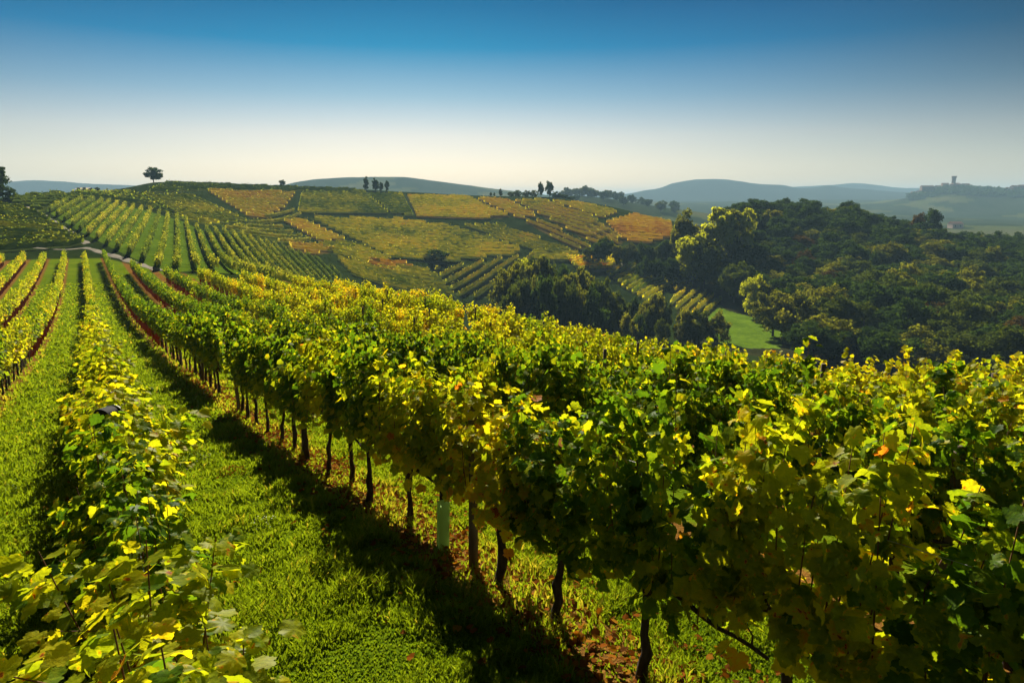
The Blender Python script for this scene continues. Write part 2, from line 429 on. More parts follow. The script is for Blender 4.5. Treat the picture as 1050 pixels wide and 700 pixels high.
# ---- vineyard plots on the far hill, outlined where they lie on the slope: (outline, row from, row to, spacing, tint, spread)
PLOTS = [
 ('ridge', [(172,188.6),(365,195),(362,198.5),(305,196),(215,195),(150,199)], (220,193), (300,194), 4.0, 0.16, .08),
 ('leftcrest', [(10,206),(40,201.5),(64,201),(98,205),(62,209),(46,215),(38,219),(15,211)], (30,205), (70,205), 3.2, 0.20, .1),
 ('west',  [(140,201),(198,203),(252,227.5),(212,231),(188,225)], (160,212), (225,218), 4.6, 0.42, .12),
 ('red',   [(214,197),(303,198),(291,214),(273,224.5),(256,223)], (230,208), (285,209), 4.6, 0.70, .12),
 ('upper', [(310,199),(372,197),(398,219),(306,218.5)], (310,208), (380,209), 5.2, 0.40, .12),
 ('uppermid', [(378,200),(412,200),(424,222),(402,219)], (380,210), (420,211), 5.2, 0.32, .12),
 ('russet', [(292,228),(310,226),(356,247.5),(327,247.5)], (300,236), (340,239), 5.0, 0.70, .12),
 ('stripe', [(228,236),(282,231),(322,249),(292,250),(262,243)], (240,237), (300,241), 5.0, 0.52, .14),
 ('orange', [(290,252),(326,251.5),(345,258),(320,262)], (300,254), (335,256), 4.6, 0.72, .1),
 ('gold',  [(318,224.5),(410,226),(462,233),(533,255),(530,261),(458,269),(395,262),(366,247)], (340,236), (470,244), 5.0, 0.55, .14),
 ('lower', [(326,251),(362,250),(404,267),(378,272),(345,262)], (335,254), (385,262), 4.4, 0.45, .12),
 ('rustpatch', [(372,269),(410,267),(424,276),(396,280)], (380,271), (415,274), 4.6, 0.80, .08),
 ('bowl',  [(446,277),(510,267),(548,263),(530,290),(500,306),(468,302)], (470,300), (520,268), 4.2, 0.52, .14),
 ('wedge', [(470,232),(512,231),(586,257.5),(566,261),(543,256)], (480,234), (560,257), 4.2, 0.50, .14),
 ('brown', [(418,201.5),(478,202.5),(524,223),(482,225),(428,223)], (420,210), (500,213), 5.0, 0.60, .12),
 ('redtop', [(488,204),(520,206),(552,222),(532,224.5)], (495,209), (540,215), 5.0, 0.70, .1),
 ('ochre', [(528,206.5),(556,206),(606,222),(634,246),(612,251),(560,224)], (540,212), (600,226), 5.0, 0.63, .12),
 ('slope', [(538,228),(558,227),(606,254),(590,256)], (545,232), (592,252), 4.4, 0.66, .12),
 ('crest', [(566,207),(600,209.5),(634,218),(618,224),(602,219)], (575,211), (625,219), 4.6, 0.60, .1),
 ('rust',  [(622,229),(650,221),(688,229),(690,243),(664,250),(640,247)], (630,234), (685,237), 4.6, 0.80, .08),
]
PLOTS += [('foot', [(346,266),(378,275),(432,275),(448,284),(468,306),(430,302),(390,292),(362,282)], (370,276), (430,290), 4.2, 0.48, .14),
 ('bend', [(258,228),(300,216),(310,222),(292,227),(284,230),(240,235)], (262,229), (300,223), 4.4, 0.45, .12),
 ('below', [(548,258),(588,260),(600,262),(582,268),(560,268),(540,266)], (550,262), (590,263), 4.2, 0.52, .12),
 ('edge', [(606,226),(622,231),(640,249),(618,252),(600,236)], (606,232), (630,246), 4.6, 0.66, .1)]
for i, p in enumerate(PLOTS):
    cu, cv = np.mean(p[1], axis=0)
    PLOTS[i] = (*p[:4], p[4] * 1.02, *p[5:], wpoly([(cu + (u - cu) * 1.01, cv + (v - cv) * 1.02) for u, v in p[1]] if p[0] not in ('ridge', 'leftcrest') else p[1], 150.0))
BLOCK = wpoly([(47,216),(80,236),(112,253),(166,278.5),(215,286),(300,296),(352,287),(330,268),(280,252),(235,239),(205,236),(190,228),(150,216),(100,206),(64,207)], 100.0)
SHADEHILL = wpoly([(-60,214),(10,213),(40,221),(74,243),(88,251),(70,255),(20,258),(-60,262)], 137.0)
UPHILL = wpoly([(70,200),(130,198),(150,203),(200,232),(186,225),(150,212),(100,204)], 200.0)
TERR_A = wpoly([(622,281),(648,270),(690,293),(668,312),(640,296)], 150.0)
TERR_B = wpoly([(652,269.5),(662,273),(740,309),(728,322),(700,322),(688,312),(694,292)], 150.0)
STRIP = wpoly([(580,265),(628,263),(640,268),(618,277),(590,275)], 150.0)
CLEAR = wpoly([(738,312),(744,318),(775,326),(806,343),(800,357),(728,357),(726,325)], 150.0)

# ------------------------------------------------------------------ ground sheet
az_list = np.concatenate([np.radians(np.arange(-180, -60, 3.0)), np.radians(np.arange(-60, -42, 0.6)), np.radians(np.arange(-42, 42, 0.12)),
                          np.radians(np.arange(42, 60, 0.6)), np.radians(np.arange(60, 180, 3.0))])
r_list = np.concatenate([np.geomspace(0.4, 90, 190), np.geomspace(91, 520, 260), np.geomspace(526, 12500, 190)])
AZ, RR = np.meshgrid(az_list, r_list, indexing='ij')
GX, GY = (RR * np.sin(AZ)).ravel(), (RR * np.cos(AZ)).ravel()
GZ = np.empty_like(GX)
for i in range(0, len(GX), 60000): GZ[i:i+60000] = H(GX[i:i+60000], GY[i:i+60000])
na, nr = AZ.shape
idx = np.arange(na * nr).reshape(na, nr)
idn = np.roll(idx, -1, axis=0)
Q = np.stack([idx[:, :-1], idx[:, 1:], idn[:, 1:], idn[:, :-1]], -1).reshape(-1, 4)[:, ::-1]
V = np.stack([GX, GY, GZ], 1)
centre = len(V)
V = np.vstack([V, [[0, 0, h1(0, 0)]]])
T = np.stack([idx[:, 0], idn[:, 0], np.full(na, centre)], 1)[:, ::-1]

rad = np.hypot(GX, GY)
col = np.empty((len(V), 4), np.float32); col[:] = (0.020, 0.034, 0.007, 0)      # alpha: 1 on the near vineyard
gx, gy = V[:, 0], V[:, 1]
def paint(mask, c): col[mask, :3] = c
sel = rad > 100
selx = np.nonzero(np.append(sel & (rad < 520), False))[0]
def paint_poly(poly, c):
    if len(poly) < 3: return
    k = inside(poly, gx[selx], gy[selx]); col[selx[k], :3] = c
farm = np.append(rad > 560, False)
nzp = wobble(gx, gy, 420) + 0.6 * wobble(gx + 900, gy - 300, 150)
col[farm & (nzp > 0.10), :3] = (0.065, 0.080, 0.020)
col[farm & (nzp > 0.34), :3] = (0.080, 0.085, 0.028)
col[farm & (nzp < -0.12), :3] = (0.028, 0.042, 0.014)
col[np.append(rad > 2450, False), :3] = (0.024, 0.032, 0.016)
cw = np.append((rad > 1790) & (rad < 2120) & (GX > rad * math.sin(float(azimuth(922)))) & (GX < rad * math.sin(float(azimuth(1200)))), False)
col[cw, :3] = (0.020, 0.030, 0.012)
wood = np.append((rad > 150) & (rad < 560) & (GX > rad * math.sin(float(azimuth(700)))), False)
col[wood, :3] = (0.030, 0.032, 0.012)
for p in PLOTS:
    paint_poly(p[7], (0.055, 0.070, 0.008) if p[5] < 0.6 else (0.085, 0.060, 0.014))
paint_poly(BLOCK, (0.075, 0.125, 0.008)); paint_poly(SHADEHILL, (0.035, 0.05, 0.010)); paint_poly(UPHILL, (0.06, 0.085, 0.02))  # shade on the left slope is put into its darker ground colour
paint_poly(TERR_A, (0.09, 0.10, 0.02)); paint_poly(TERR_B, (0.09, 0.10, 0.02)); paint_poly(STRIP, (0.14, 0.14, 0.02)); paint_poly(CLEAR, (0.10, 0.17, 0.012))
rl_all = lip(np.clip(np.arctan2(gx, gy), -1.3, 1.3))
gt, gs = ts(gx, gy)
col[:, 3] = np.clip((rl_all + 1.0 - np.hypot(gx, gy)) / 3.0, 0, 1)
col[gt < -25, 3] = 1

m, N, L, o = new_mat('vineyard_ground')
geo = N.new('ShaderNodeNewGeometry')
at_c = N.new('ShaderNodeAttribute'); at_c.attribute_name = 'ground'
def noise(scale, detail=6, rough=0.6):
    n = N.new('ShaderNodeTexNoise'); n.inputs['Scale'].default_value = scale; n.inputs['Detail'].default_value = detail; n.inputs['Roughness'].default_value = rough
    L.new(geo.outputs['Position'], n.inputs['Vector']); return n
def mathn(op, a, b=None, c=None, clamp=False):
    n = N.new('ShaderNodeMath'); n.operation = op; n.use_clamp = clamp
    for i, q in enumerate((a, b, c)):
        if q is None: continue
        if isinstance(q, (int, float)): n.inputs[i].default_value = q
        else: L.new(q, n.inputs[i])
    return n.outputs[0]
def mixc(f, a, b, mode='MIX'):
    n = N.new('ShaderNodeMix'); n.data_type = 'RGBA'; n.blend_type = mode
    for i, q in ((0, f), (6, a), (7, b)):
        if isinstance(q, tuple): n.inputs[i].default_value = (*q, 1) if len(q) == 3 else q
        elif isinstance(q, (int, float)): n.inputs[i].default_value = q
        else: L.new(q, n.inputs[i])
    return n.outputs[2]
dotn = N.new('ShaderNodeVectorMath'); dotn.operation = 'DOT_PRODUCT'; L.new(geo.outputs['Position'], dotn.inputs[0]); dotn.inputs[1].default_value = (NX, NY, 0)
n_big, n_mid, n_fine = noise(0.35, 4), noise(2.5, 6), noise(22, 5)
sw = mathn('ADD', dotn.outputs['Value'], mathn('MULTIPLY_ADD', n_mid.outputs['Fac'], 0.55, -0.275))
per = mathn('PINGPONG', mathn('ADD', sw, -0.08 + 26.0), 1.3)         # 0 under a row, 1.3 in the middle of the alley
strip = N.new('ShaderNodeMapRange'); strip.inputs['From Min'].default_value = 0.50; strip.inputs['From Max'].default_value = 0.30
L.new(per, strip.inputs['Value'])
gr = ramp(N, [(0.25, (0.030, 0.062, 0.006)), (0.5, (0.100, 0.155, 0.005)), (0.72, (0.16, 0.18, 0.010)), (0.9, (0.16, 0.13, 0.03))])
L.new(mathn('ADD', mathn('MULTIPLY', n_big.outputs['Fac'], 0.45), mathn('MULTIPLY_ADD', n_fine.outputs['Fac'], 0.6, -0.02)), gr.inputs['Fac'])
soil = ramp(N, [(0.3, (0.05, 0.028, 0.010)), (0.45, (0.14, 0.072, 0.018)), (0.56, (0.22, 0.105, 0.022)), (0.66, (0.11, 0.12, 0.012))])
L.new(mathn('ADD', mathn('MULTIPLY', n_mid.outputs['Fac'], 0.5), mathn('MULTIPLY', n_fine.outputs['Fac'], 0.5)), soil.inputs['Fac'])
nearc = mixc(strip.outputs['Result'], gr.outputs['Color'], soil.outputs['Color'])
farn = noise(0.12, 8, 0.65)
farm2 = noise(0.9, 8, 0.7)
farc = mixc(1.0, at_c.outputs['Color'], ramp(N, [(0.3, (0.6, 0.65, 0.6)), (0.7, (1.35, 1.3, 1.25))]).outputs['Color'], 'MULTIPLY')
L.new(farn.outputs['Fac'], [n for n in N if n.type == 'VALTORGB'][-1].inputs['Fac'])
rp2 = ramp(N, [(0.3, (0.62, 0.70, 0.6)), (0.55, (1.0, 1.0, 1.0)), (0.72, (1.45, 1.25, 1.3))]); L.new(farm2.outputs['Fac'], rp2.inputs['Fac'])
farc = mixc(1.0, farc, rp2.outputs['Color'], 'MULTIPLY')
colr = mixc(at_c.outputs['Alpha'], farc, nearc)
pr = N.new('ShaderNodeBsdfDiffuse'); L.new(colr, pr.inputs['Color'])
bp = N.new('ShaderNodeBump'); bp.inputs['Strength'].default_value = 0.9; bp.inputs['Distance'].default_value = 0.06
L.new(mathn('ADD', n_fine.outputs['Fac'], n_mid.outputs['Fac']), bp.inputs['Height']); L.new(bp.outputs[0], pr.inputs['Normal'])
L.new(pr.outputs[0], o.inputs['Surface'])
M['ground'] = m
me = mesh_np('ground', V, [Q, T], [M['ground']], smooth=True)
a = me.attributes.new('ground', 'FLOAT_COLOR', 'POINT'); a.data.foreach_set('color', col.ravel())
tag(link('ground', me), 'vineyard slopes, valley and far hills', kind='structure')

# haze: one closed box of even, pale air
hz = MB(); hz.box(-13500, 13500, -13500, 13500, float(GZ.min()) - 1.0, max(float(GZ.max()), 52) + 4)
mh, N2, L2, o2 = new_mat('haze_air')
pv = N2.new('ShaderNodeVolumePrincipled'); pv.inputs['Color'].default_value = (0.46, 0.76, 1.0, 1); pv.inputs['Density'].default_value = 2.2e-4
pv.inputs['Anisotropy'].default_value = 0.0
L2.new(pv.outputs[0], o2.inputs['Volume'])
tag(hz.build('haze', mh), 'pale autumn haze lying over the hills', kind='stuff')

# dirt track past the row ends, draped on the slope
def drape(name, pts, width, mat, label, lift=0.07, rmin=90):
    P = np.array([p for p in (hit(u, v, rmin) for u, v in pts) if p is not None])
    d = np.concatenate([[0], np.cumsum(np.hypot(*np.diff(P, axis=0).T))])
    q = np.arange(0, d[-1], 1.0)
    x, y = np.interp(q, d, P[:, 0]), np.interp(q, d, P[:, 1])
    tx, ty = np.gradient(x), np.gradient(y); n = np.hypot(tx, ty); tx, ty = tx/n, ty/n
    V = []
    offs = np.linspace(-width/2, width/2, 5)
    for of in offs:
        w = of * (1 + 0.25 * np.sin(q * 0.7 + of))
        V.append(np.stack([x - ty*w, y + tx*w, H(x - ty*w, y + tx*w) + lift - 0.05 * (abs(of) > width*0.45)], 1))
    k = len(q); V = np.concatenate(V)
    F = [(j*k+i, j*k+i+1, (j+1)*k+i+1, (j+1)*k+i) for j in range(4) for i in range(k-1)]
    tag(link(name, mesh_np(name, V, [np.array(F)], [mat], smooth=True)), label, kind='structure')
drape('dirt_track', [(20,252),(60,256),(88,254),(104,259),(120,263),(140,270),(166,278)], 1.1, M['track'], 'pale dirt track past the ends of the near vine rows')
drape('dirt_track', [(90,250),(72,238),(58,229),(46,221),(30,213),(24,210)], 1.1, M['track'], 'pale dirt track climbing beside the shaded slope', rmin=125)
drape('dirt_track', [(610,279),(622,275),(640,270)], 3.0, M['track'], 'pale track end above the copse', rmin=140)

# ------------------------------------------------------------------ leaves and vines
def _hi():
    half = [(0.10,-0.11),(0.21,-0.13),(0.27,-0.05),(0.38,-0.04),(0.45,0.06),(0.43,0.14),(0.47,0.20),(0.37,0.29),(0.47,0.37),(0.54,0.50),(0.44,0.53),(0.41,0.62),(0.30,0.60),(0.26,0.70),(0.17,0.76),(0.13,0.87)]
    pts = [(0,0.0)] + half + [(0,0.97)] + [(-x*0.97,y) for x, y in half[::-1]]
    V = [(0,0.36,0.07)] + [(x, y, -0.26*(x*x + (y-0.36)**2) + 0.022*math.sin(5.1*i)) for i, (x, y) in enumerate(pts)]
    n = len(pts)
    return np.array(V), np.array([(0, 1+i, 1+(i+1) % n) for i in range(n)])
def _mid():
    V = [(0,0,0),(0,0.95,-0.10),(0.46,0.12,-0.10),(0.40,0.60,-0.12),(-0.46,0.12,-0.10),(-0.40,0.60,-0.12)]
    return np.array(V), np.array([(0,2,3,1),(0,1,5,4)])
def _low():
    V = [(0,-0.05,0),(0.48,0.42,-0.08),(0,0.95,0),(-0.48,0.42,-0.08)]
    return np.array(V), np.array([(0,1,2,3)])
LEAF = {'hi': _hi(), 'mid': _mid(), 'low': _low()}

def place_leaves(lod, P, Nn, D, S, tint):
    """copies of the leaf at P with normal Nn, tip direction D, size S -> V, F, tint per face"""
    tv, tf = LEAF[lod]
    Nn = Nn / (np.linalg.norm(Nn, axis=1)[:, None] + 1e-9)
    D = D - (D * Nn).sum(1)[:, None] * Nn
    D /= np.linalg.norm(D, axis=1)[:, None] + 1e-9
    X = np.cross(D, Nn)
    curl = np.sin(S * 9173.0) * 1.3 + 0.9                    # every leaf cups or droops differently
    fold = np.abs(np.cos(S * 5119.0)) * 0.35
    tz = tv[None, :, 2] * curl[:, None] + np.abs(tv[None, :, 0]) * fold[:, None]
    V = P[:, None, :] + S[:, None, None] * (tv[None, :, 0:1]*X[:, None] + tv[None, :, 1:2]*D[:, None] + tz[:, :, None]*Nn[:, None])
    k = len(tv)
    F = (tf[None] + (np.arange(len(P)) * k)[:, None, None]).reshape(-1, tf.shape[1])
    return V.reshape(-1, 3), F, np.repeat(tint, len(tf))

def vine_leaves(g, lod, n, size, mean, spread, length=0.90, top=1.85, base=0.80, width=0.155):
    """leaf positions of one vine, x along the row; leaves sit along upright shoots"""
    ns = 13
    sx = np.linspace(-length/2, length/2, ns) + g.normal(0, 0.05, ns)
    sy = g.normal(0, 0.07, ns); st = top + g.normal(0, 0.13, ns); st[g.integers(0, ns, 2)] += 0.20
    lean = g.normal(0, 0.10, ns); lx = g.normal(0, 0.10, ns); flop = g.random(ns) < 0.24; fs = np.sign(g.normal(size=ns))
    k = g.integers(0, ns, n); f = g.random(n) ** (0.85 if lod == 'hi' else 0.62)
    z = base - 0.16 * (g.random(n) < 0.25) * g.random(n) + f * (st[k] - base)
    bend = np.where(flop[k], np.clip(f - 0.7, 0, 1) * 1.1, 0) * fs[k]
    z = z - np.abs(bend) * 0.35
    phi = g.uniform(0, 2*math.pi, n)
    pet = g.uniform(0.03, 1, n) ** 0.6 * width * (1.15 - 0.45 * f)
    ox, oy = np.cos(phi) * 0.7, np.sin(phi) * 1.25
    P = np.stack([sx[k] + lx[k]*f + pet*ox, sy[k] + lean[k]*f + bend + pet*oy, z], 1)
    side = np.sign(P[:, 1] + g.normal(0, 0.06, n))
    Nn = np.stack([g.normal(0, 0.55, n), side * g.uniform(0.1, 1.0, n) + g.normal(0, 0.3, n), g.uniform(0.15, 1.15, n)], 1)
    D = np.stack([g.normal(0, 0.6, n) + ox*0.3, side*0.5 + g.normal(0, 0.4, n), -g.uniform(0.2, 1.0, n)], 1)
    S = size * g.uniform(0.65, 1.25, n) * (1.08 - 0.30 * f)
    tint = np.clip(mean + g.normal(0, spread, n) + 0.10 * (0.4 - f) + (g.random(n) < 0.025) * 0.25, 0, 1)
    return place_leaves(lod, P, Nn, D, S, tint), (sx, sy, st, lean, lx, flop, fs)

LODS = {'hi': (960, 0.108), 'mid': (740, 0.128), 'low': (440, 0.155)}
def foliage_mesh(seed, lod, mean, spread):
    g = np.random.default_rng(seed)
    n, size = LODS[lod]
    spread = spread * {'hi': 1.0, 'mid': 0.8, 'low': 0.6}[lod]
    (V, F, tint), sh = vine_leaves(g, lod, n, size, mean, spread)
    Fs = [F]; mi = np.zeros(len(F), int)
    if lod != 'low':                                    # green-brown canes inside the leaves
        mb = MB(); sx, sy, st, lean, lx, flop, fs = sh
        for i in range(len(sx)):
            f = np.linspace(0, 1, 5); bend = np.where(flop[i], np.clip(f-0.7, 0, 1)*1.1, 0)*fs[i]
            mb.tube(np.stack([sx[i]+lx[i]*f, sy[i]+lean[i]*f+bend, 0.78+f*(st[i]-0.78)-np.abs(bend)*0.35], 1), np.linspace(0.0055, 0.002, 5), 4, cap=False)
        V2 = np.concatenate(mb.V); F2 = np.array(mb.F[4]) + len(V)
        V = np.vstack([V, V2]); Fs.append(F2); mi = np.concatenate([mi, np.ones(len(F2), int)]); tint = np.concatenate([tint, np.full(len(F2), 0.5)])
    return mesh_np('foliage', V, Fs, [M['vine'], M['cane']], tint, mi, smooth=True)
def trunk_mesh(seed, sides=8):
    g = np.random.default_rng(seed); mb = MB()
    z = np.linspace(-0.12, 0.80, 9)
    x = np.cumsum(g.normal(0, 0.024, 9)); y = np.cumsum(g.normal(0, 0.014, 9)); x -= x[0]; y -= y[0]
    rr = np.linspace(0.040, 0.032, 9) * g.uniform(0.78, 1.35, 9); rr[-1] *= 1.35; rr[1] *= 1.2
    mb.tube(np.stack([x, y, z], 1), rr, sides)
    return mb.mesh('trunk', M['bark'], True), (x[-1], y[-1])
def cordon_mesh(seed, top):
    g = np.random.default_rng(seed); mb = MB()
    n = 9; x = np.linspace(top[0], top[0] + 0.86, n); z = 0.79 + np.concatenate([[0], np.cumsum(g.normal(0, 0.014, n-1))]); z[1] += 0.03
    y = top[1] + np.concatenate([[0], np.cumsum(g.normal(0, 0.012, n-1))])
    mb.tube(np.stack([x, y, z], 1), np.linspace(0.021, 0.010, n) * g.uniform(0.85, 1.25, n), 6)
    for i in range(1, n - 1, 2):                        # spurs
        mb.tube([(x[i], y[i], z[i]), (x[i]+g.normal(0, .02), y[i]+g.normal(0, .02), z[i]+0.07), (x[i]+g.normal(0, .04), y[i]+g.normal(0, .03), z[i]+0.16)], [0.009, 0.006, 0.004], 5)
    return mb.mesh('cordon', M['bark'], True)
TONES = {'green': (0.36, 0.12), 'lime': (0.51, 0.09), 'gold': (0.60, 0.09), 'russet': (0.73, 0.10)}
FOL, nv = {}, {'hi': 6, 'mid': 4, 'low': 4}
for lod in LODS:
    for j, (tn, (mean, sp)) in enumerate(TONES.items()):
        for k in range(nv[lod] if tn in ('green', 'lime') else 3):
            FOL.setdefault((lod, tn), []).append(foliage_mesh(1000 + j*50 + k + 7*len(lod), lod, mean, sp))
TRUNKS = []
for k in range(8):
    tm, top = trunk_mesh(50 + k); TRUNKS.append((tm, cordon_mesh(80 + k, top)))

SPC = 2.6
ROWS = [ # across-slope position, first and last t, height scale, tone weights, phrases
 (-10.3, 30, 128, .92), (-7.7, 24, 128, .92), (-5.1, 6, 128, .92), (-2.5, 0, 128, .92), (0.08, -3, 127, .84), (2.68, -3, 126, .98), (5.28, -3, 104, .97),
 (7.88, -4, 91, .96), (10.48, -4, 82, 1.0), (13.08, -4, 72, 1.0), (15.68, -5, 62, 1.0), (17.6, -5, 56, 0.95)]
PHRASE = {
 -10.3: 'grapevine in the outermost row beyond the left grass lane', -7.7: 'grapevine in the row three lanes left of the broad grass alley',
 -5.1: 'sunlit grapevine in the row two lanes left of the low row', -2.5: 'bushy sunlit grapevine in the row one lane left of the low row',
 0.08: 'low sunlit grapevine in the row left of the broad grass alley', 2.68: 'dark-trunked grapevine in the tall row right of the grass alley',
 5.28: 'leafy grapevine in the row directly behind the tall dark-trunked row', 7.88: 'green grapevine in the second row behind the tall dark-trunked row',
 10.48: 'yellowing grapevine in the third row behind the tall dark-trunked row', 13.08: 'yellowing grapevine in the third row from the valley edge',
 15.68: 'gold-tinged grapevine in the second row from the valley edge', 17.6: 'gold and russet grapevine in the row at the valley edge'}
GROUP = {s: 'vines of the row: ' + p.split('in the ')[-1] for s, p in PHRASE.items()}
def tone_of(s, t, g):
    base = 0.22 if s == 2.68 else 0.28 if s < 9 else 0.50 if s < 12 else 0.72
    if s == 0.08: base = 0.66
    if s < 0: base = 0.62
    patch = float(wobble(np.array([t*1.3 + s*7.0]), np.array([s*9.0]), 13.0)[0])
    q = base + 0.55 * patch + g.normal(0, 0.12) + (0.16 if (s > 9 and 30 < t < 75) else 0)
    return 'green' if q < 0.42 else 'lime' if q < 0.74 else 'gold' if q < 1.02 else 'russet'
vines = []
for s, t0, t1, hs in ROWS:
    g = np.random.default_rng(int(1000 + s * 10))
    tl = np.arange(t0, t1, 0.95)
    if s == 2.68:
        tl = np.concatenate([[-3, -2.05, -1.1, -.15, .8, 1.75, 2.70, 3.62, 4.50, 5.45, 6.46, 7.37, 8.42], np.arange(9.35, t1, 0.95)])
    for t in tl:
        if s > 17 and t < 12 and False: continue
        tt = t + g.normal(0, 0.05); ss = s + g.normal(0, 0.03)
        x, y = xy(tt, ss); vines.append((math.hypot(x, y), math.atan2(x, y), s, tt, x, y, hs, tone_of(s, t, g), float(g.random()), int(g.integers(0, 1 << 30))))
# gaps where a vine is missing, as in any old row
vines = [v for v in vines if not (v[0] > 14 and v[8] < 0.035)]
order = sorted(vines, key=lambda v: v[0] * (1.0 if abs(v[1]) < R(46) else 3.0) * (1.25 if v[2] > 4 else 1.0))
chosen = order[:296]
rest = order[296:]
rest = [v for v in rest if abs(v[1]) < R(75) or v[0] < 30]
SPECIAL = {2.70: 'grapevine with a stubby black trunk and bare side cane, nearest above the orange leaf litter',
           3.62: 'grapevine with a straight thick black trunk between two long side canes',
           4.50: 'grapevine with a leaning trunk just in front of the grey wooden post',
           5.45: 'sparse young grapevine rising out of the pale green grow tube',
           6.46: 'grapevine with a thin forked trunk just past the pale green grow tube',
           7.37: 'grapevine with a slightly bowed trunk, second past the pale green grow tube',
           8.42: 'grapevine with a dark twisted trunk, third past the pale green grow tube'}
zs = H([v[4] for v in chosen], [v[5] for v in chosen])
for v, z in zip(chosen, zs):
    r, az, s, t, x, y, hs, tone, rnd, sd = v
    lod = 'hi' if r < 8.5 else 'mid' if r < 24 else 'low'
    flip = math.pi if sd % 2 else 0
    if s == 2.68 and 4.2 < t < 5.9: tone = 'gold' if t < 5 else 'lime'  # golder leaf tones stand in for light coming through the thin canopy
    root = empty('grapevine', (x, y, float(z)), math.pi/2 - TH + flip)
    root.scale = (1, ({2.68: .85, .08: 1.2 if t < 3.0 else .88}.get(s, .68)) * (0.85 + 0.35 * ((sd // 11) % 100) / 100), hs * (0.84 + 0.24 * rnd))
    lab = PHRASE[s]; grp = GROUP[s]
    if s == 2.68:
        for k, sl in SPECIAL.items():
            if abs(k - t) < 0.25: lab, grp = sl, GROUP[2.68]
    if tone == 'russet': lab = lab.replace('grapevine', 'russet-leaved grapevine', 1).replace('yellowing russet', 'russet').replace('green russet', 'russet').replace('gold and russet russet', 'russet').replace('gold-tinged russet', 'russet')
    if tone == 'gold' and 'gold' not in lab and 'yellow' not in lab: lab = lab.replace('grapevine', 'yellow-leaved grapevine', 1).replace('green yellow', 'yellow')
    tag(root, lab, 'grapevine', grp if lab not in SPECIAL.values() else grp)
    fl = FOL[(lod, tone)]
    tm, cm = TRUNKS[sd % len(TRUNKS)]
    link('foliage', fl[(sd // 7) % len(fl)], root)
    link('trunk', tm, root)
    if r < 30: link('cordon', cm, root)

# the remaining, farther vines of the same rows, too many to take one by one
Vs, Fs, Ts, n0 = [], [], [], 0
zr = H([v[4] for v in rest], [v[5] for v in rest])
for v, z in zip(rest, zr):
    r, az, s, t, x, y, hs, tone, rnd, sd = v
    g = np.random.default_rng(sd)
    n = 340 if r < 60 else 240
    (LV, LF, LT), _ = vine_leaves(g, 'low', n, 0.165 if r < 60 else 0.19, TONES[tone][0] - .03, TONES[tone][1] * .6, top=1.85 * hs * (0.84 + 0.24 * rnd))
    LV[:, 1] *= .75
    wx = x + LV[:, 0]*RX + LV[:, 1]*NX; wy = y + LV[:, 0]*RY + LV[:, 1]*NY
    Vs.append(np.stack([wx, wy, z + LV[:, 2]], 1)); Fs.append(LF + n0); Ts.append(LT); n0 += len(LV)
    b = 0.05; q = np.array([(-b,-b,-.1),(b,-b,-.1),(b,b,-.1),(-b,b,-.1),(-b,-b,.9),(b,-b,.9),(b,b,.9),(-b,b,.9)])
    Vs.append(q + np.array([x, y, z])); Fs.append(np.array([(0,1,5,4),(1,2,6,5),(2,3,7,6),(3,0,4,7)]) + n0); Ts.append(np.full(4, 1.0)); n0 += 8
tag(link('distant_vines', mesh_np('distant_vines', np.concatenate(Vs), [np.concatenate(Fs)], [M['vine']], np.concatenate(Ts))),
    'massed farther vines of the near slope', kind='stuff')

# posts, wires, grow tube
def post_mesh(seed, hgt=2.0, rad=0.042):
    g = np.random.default_rng(seed); mb = MB()
    z = np.linspace(-0.2, hgt, 6)
    mb.tube(np.stack([g.normal(0, .006, 6), g.normal(0, .006, 6), z], 1), rad * g.uniform(.92, 1.08, 6), 8)
    return mb.mesh('trellis_post', M['post'], True)
POSTS = [post_mesh(k) for k in range(4)]
for s, t0, t1, hs in ROWS:
    if s < -6 or s > 17: continue
    tl = np.arange(4.95 - 5.7, min(t1, 58), 5.7) if s == 2.68 else np.arange(t0 + 2.3 + (s * 1.7) % 3, min(t1, 52), 5.7)
    for k, t in enumerate(tl):
        x, y = xy(t, s)
        if abs(math.atan2(x, y)) > R(50) or y < 1.5: continue
        if s == 0.08 and t < 4: continue
        o = link('trellis_post', POSTS[k % 4], None, (x, y, h1(x, y)))
        o.rotation_euler = (random.gauss(0, .02), random.gauss(0, .02), random.uniform(0, 6))
        o.scale = (1, 1, hs * (0.80 if s < 9 else 0.98))
        lab = 'weathered wooden trellis post standing in the ' + PHRASE[s].split('in the ')[-1]
        grp = 'trellis posts: ' + PHRASE[s].split('in the ')[-1]
        if s == 2.68 and abs(t - 4.95) < .1: lab = 'weathered grey trellis post rising beside the pale green grow tube'
        tag(o, lab, 'post', grp)
for s, t0, t1, hs in ROWS:
    if s < -3 or s > 11: continue
    for hh, nm in ((0.80, 'lower'), (1.45, 'upper')):
        tl = np.arange(t0, min(t1, 60), 1.4); x, y = xy(tl, s); z = H(x, y) + hh * hs
        mb = MB(); mb.tube(np.stack([x, y, z], 1), 0.0016, 4)
        tag(mb.build('trellis_wire', M['wire'], None, True), f'thin {nm} trellis wire threading the ' + PHRASE[s].split('in the ')[-1], 'wire')
x, y = xy(5.45, 2.62); mb = MB()
n = 5; z = np.linspace(0, 0.52, n)
a = 0.05
ring = [(a, -a*.7), (a, a*.7), (-a, a*.7), (-a, -a*.7)]
Vt = np.array([(px, py, zz) for zz in z for px, py in ring]); Ft = [(i*4+k, i*4+(k+1) % 4, (i+1)*4+(k+1) % 4, (i+1)*4+k) for i in range(n-1) for k in range(4)]
mb.add(Vt, Ft)
o = mb.build('grow_tube', M['tube'], None, False, (x, y, h1(x, y) - .02)); o.rotation_euler = (0.03, 0.02, 0.5)
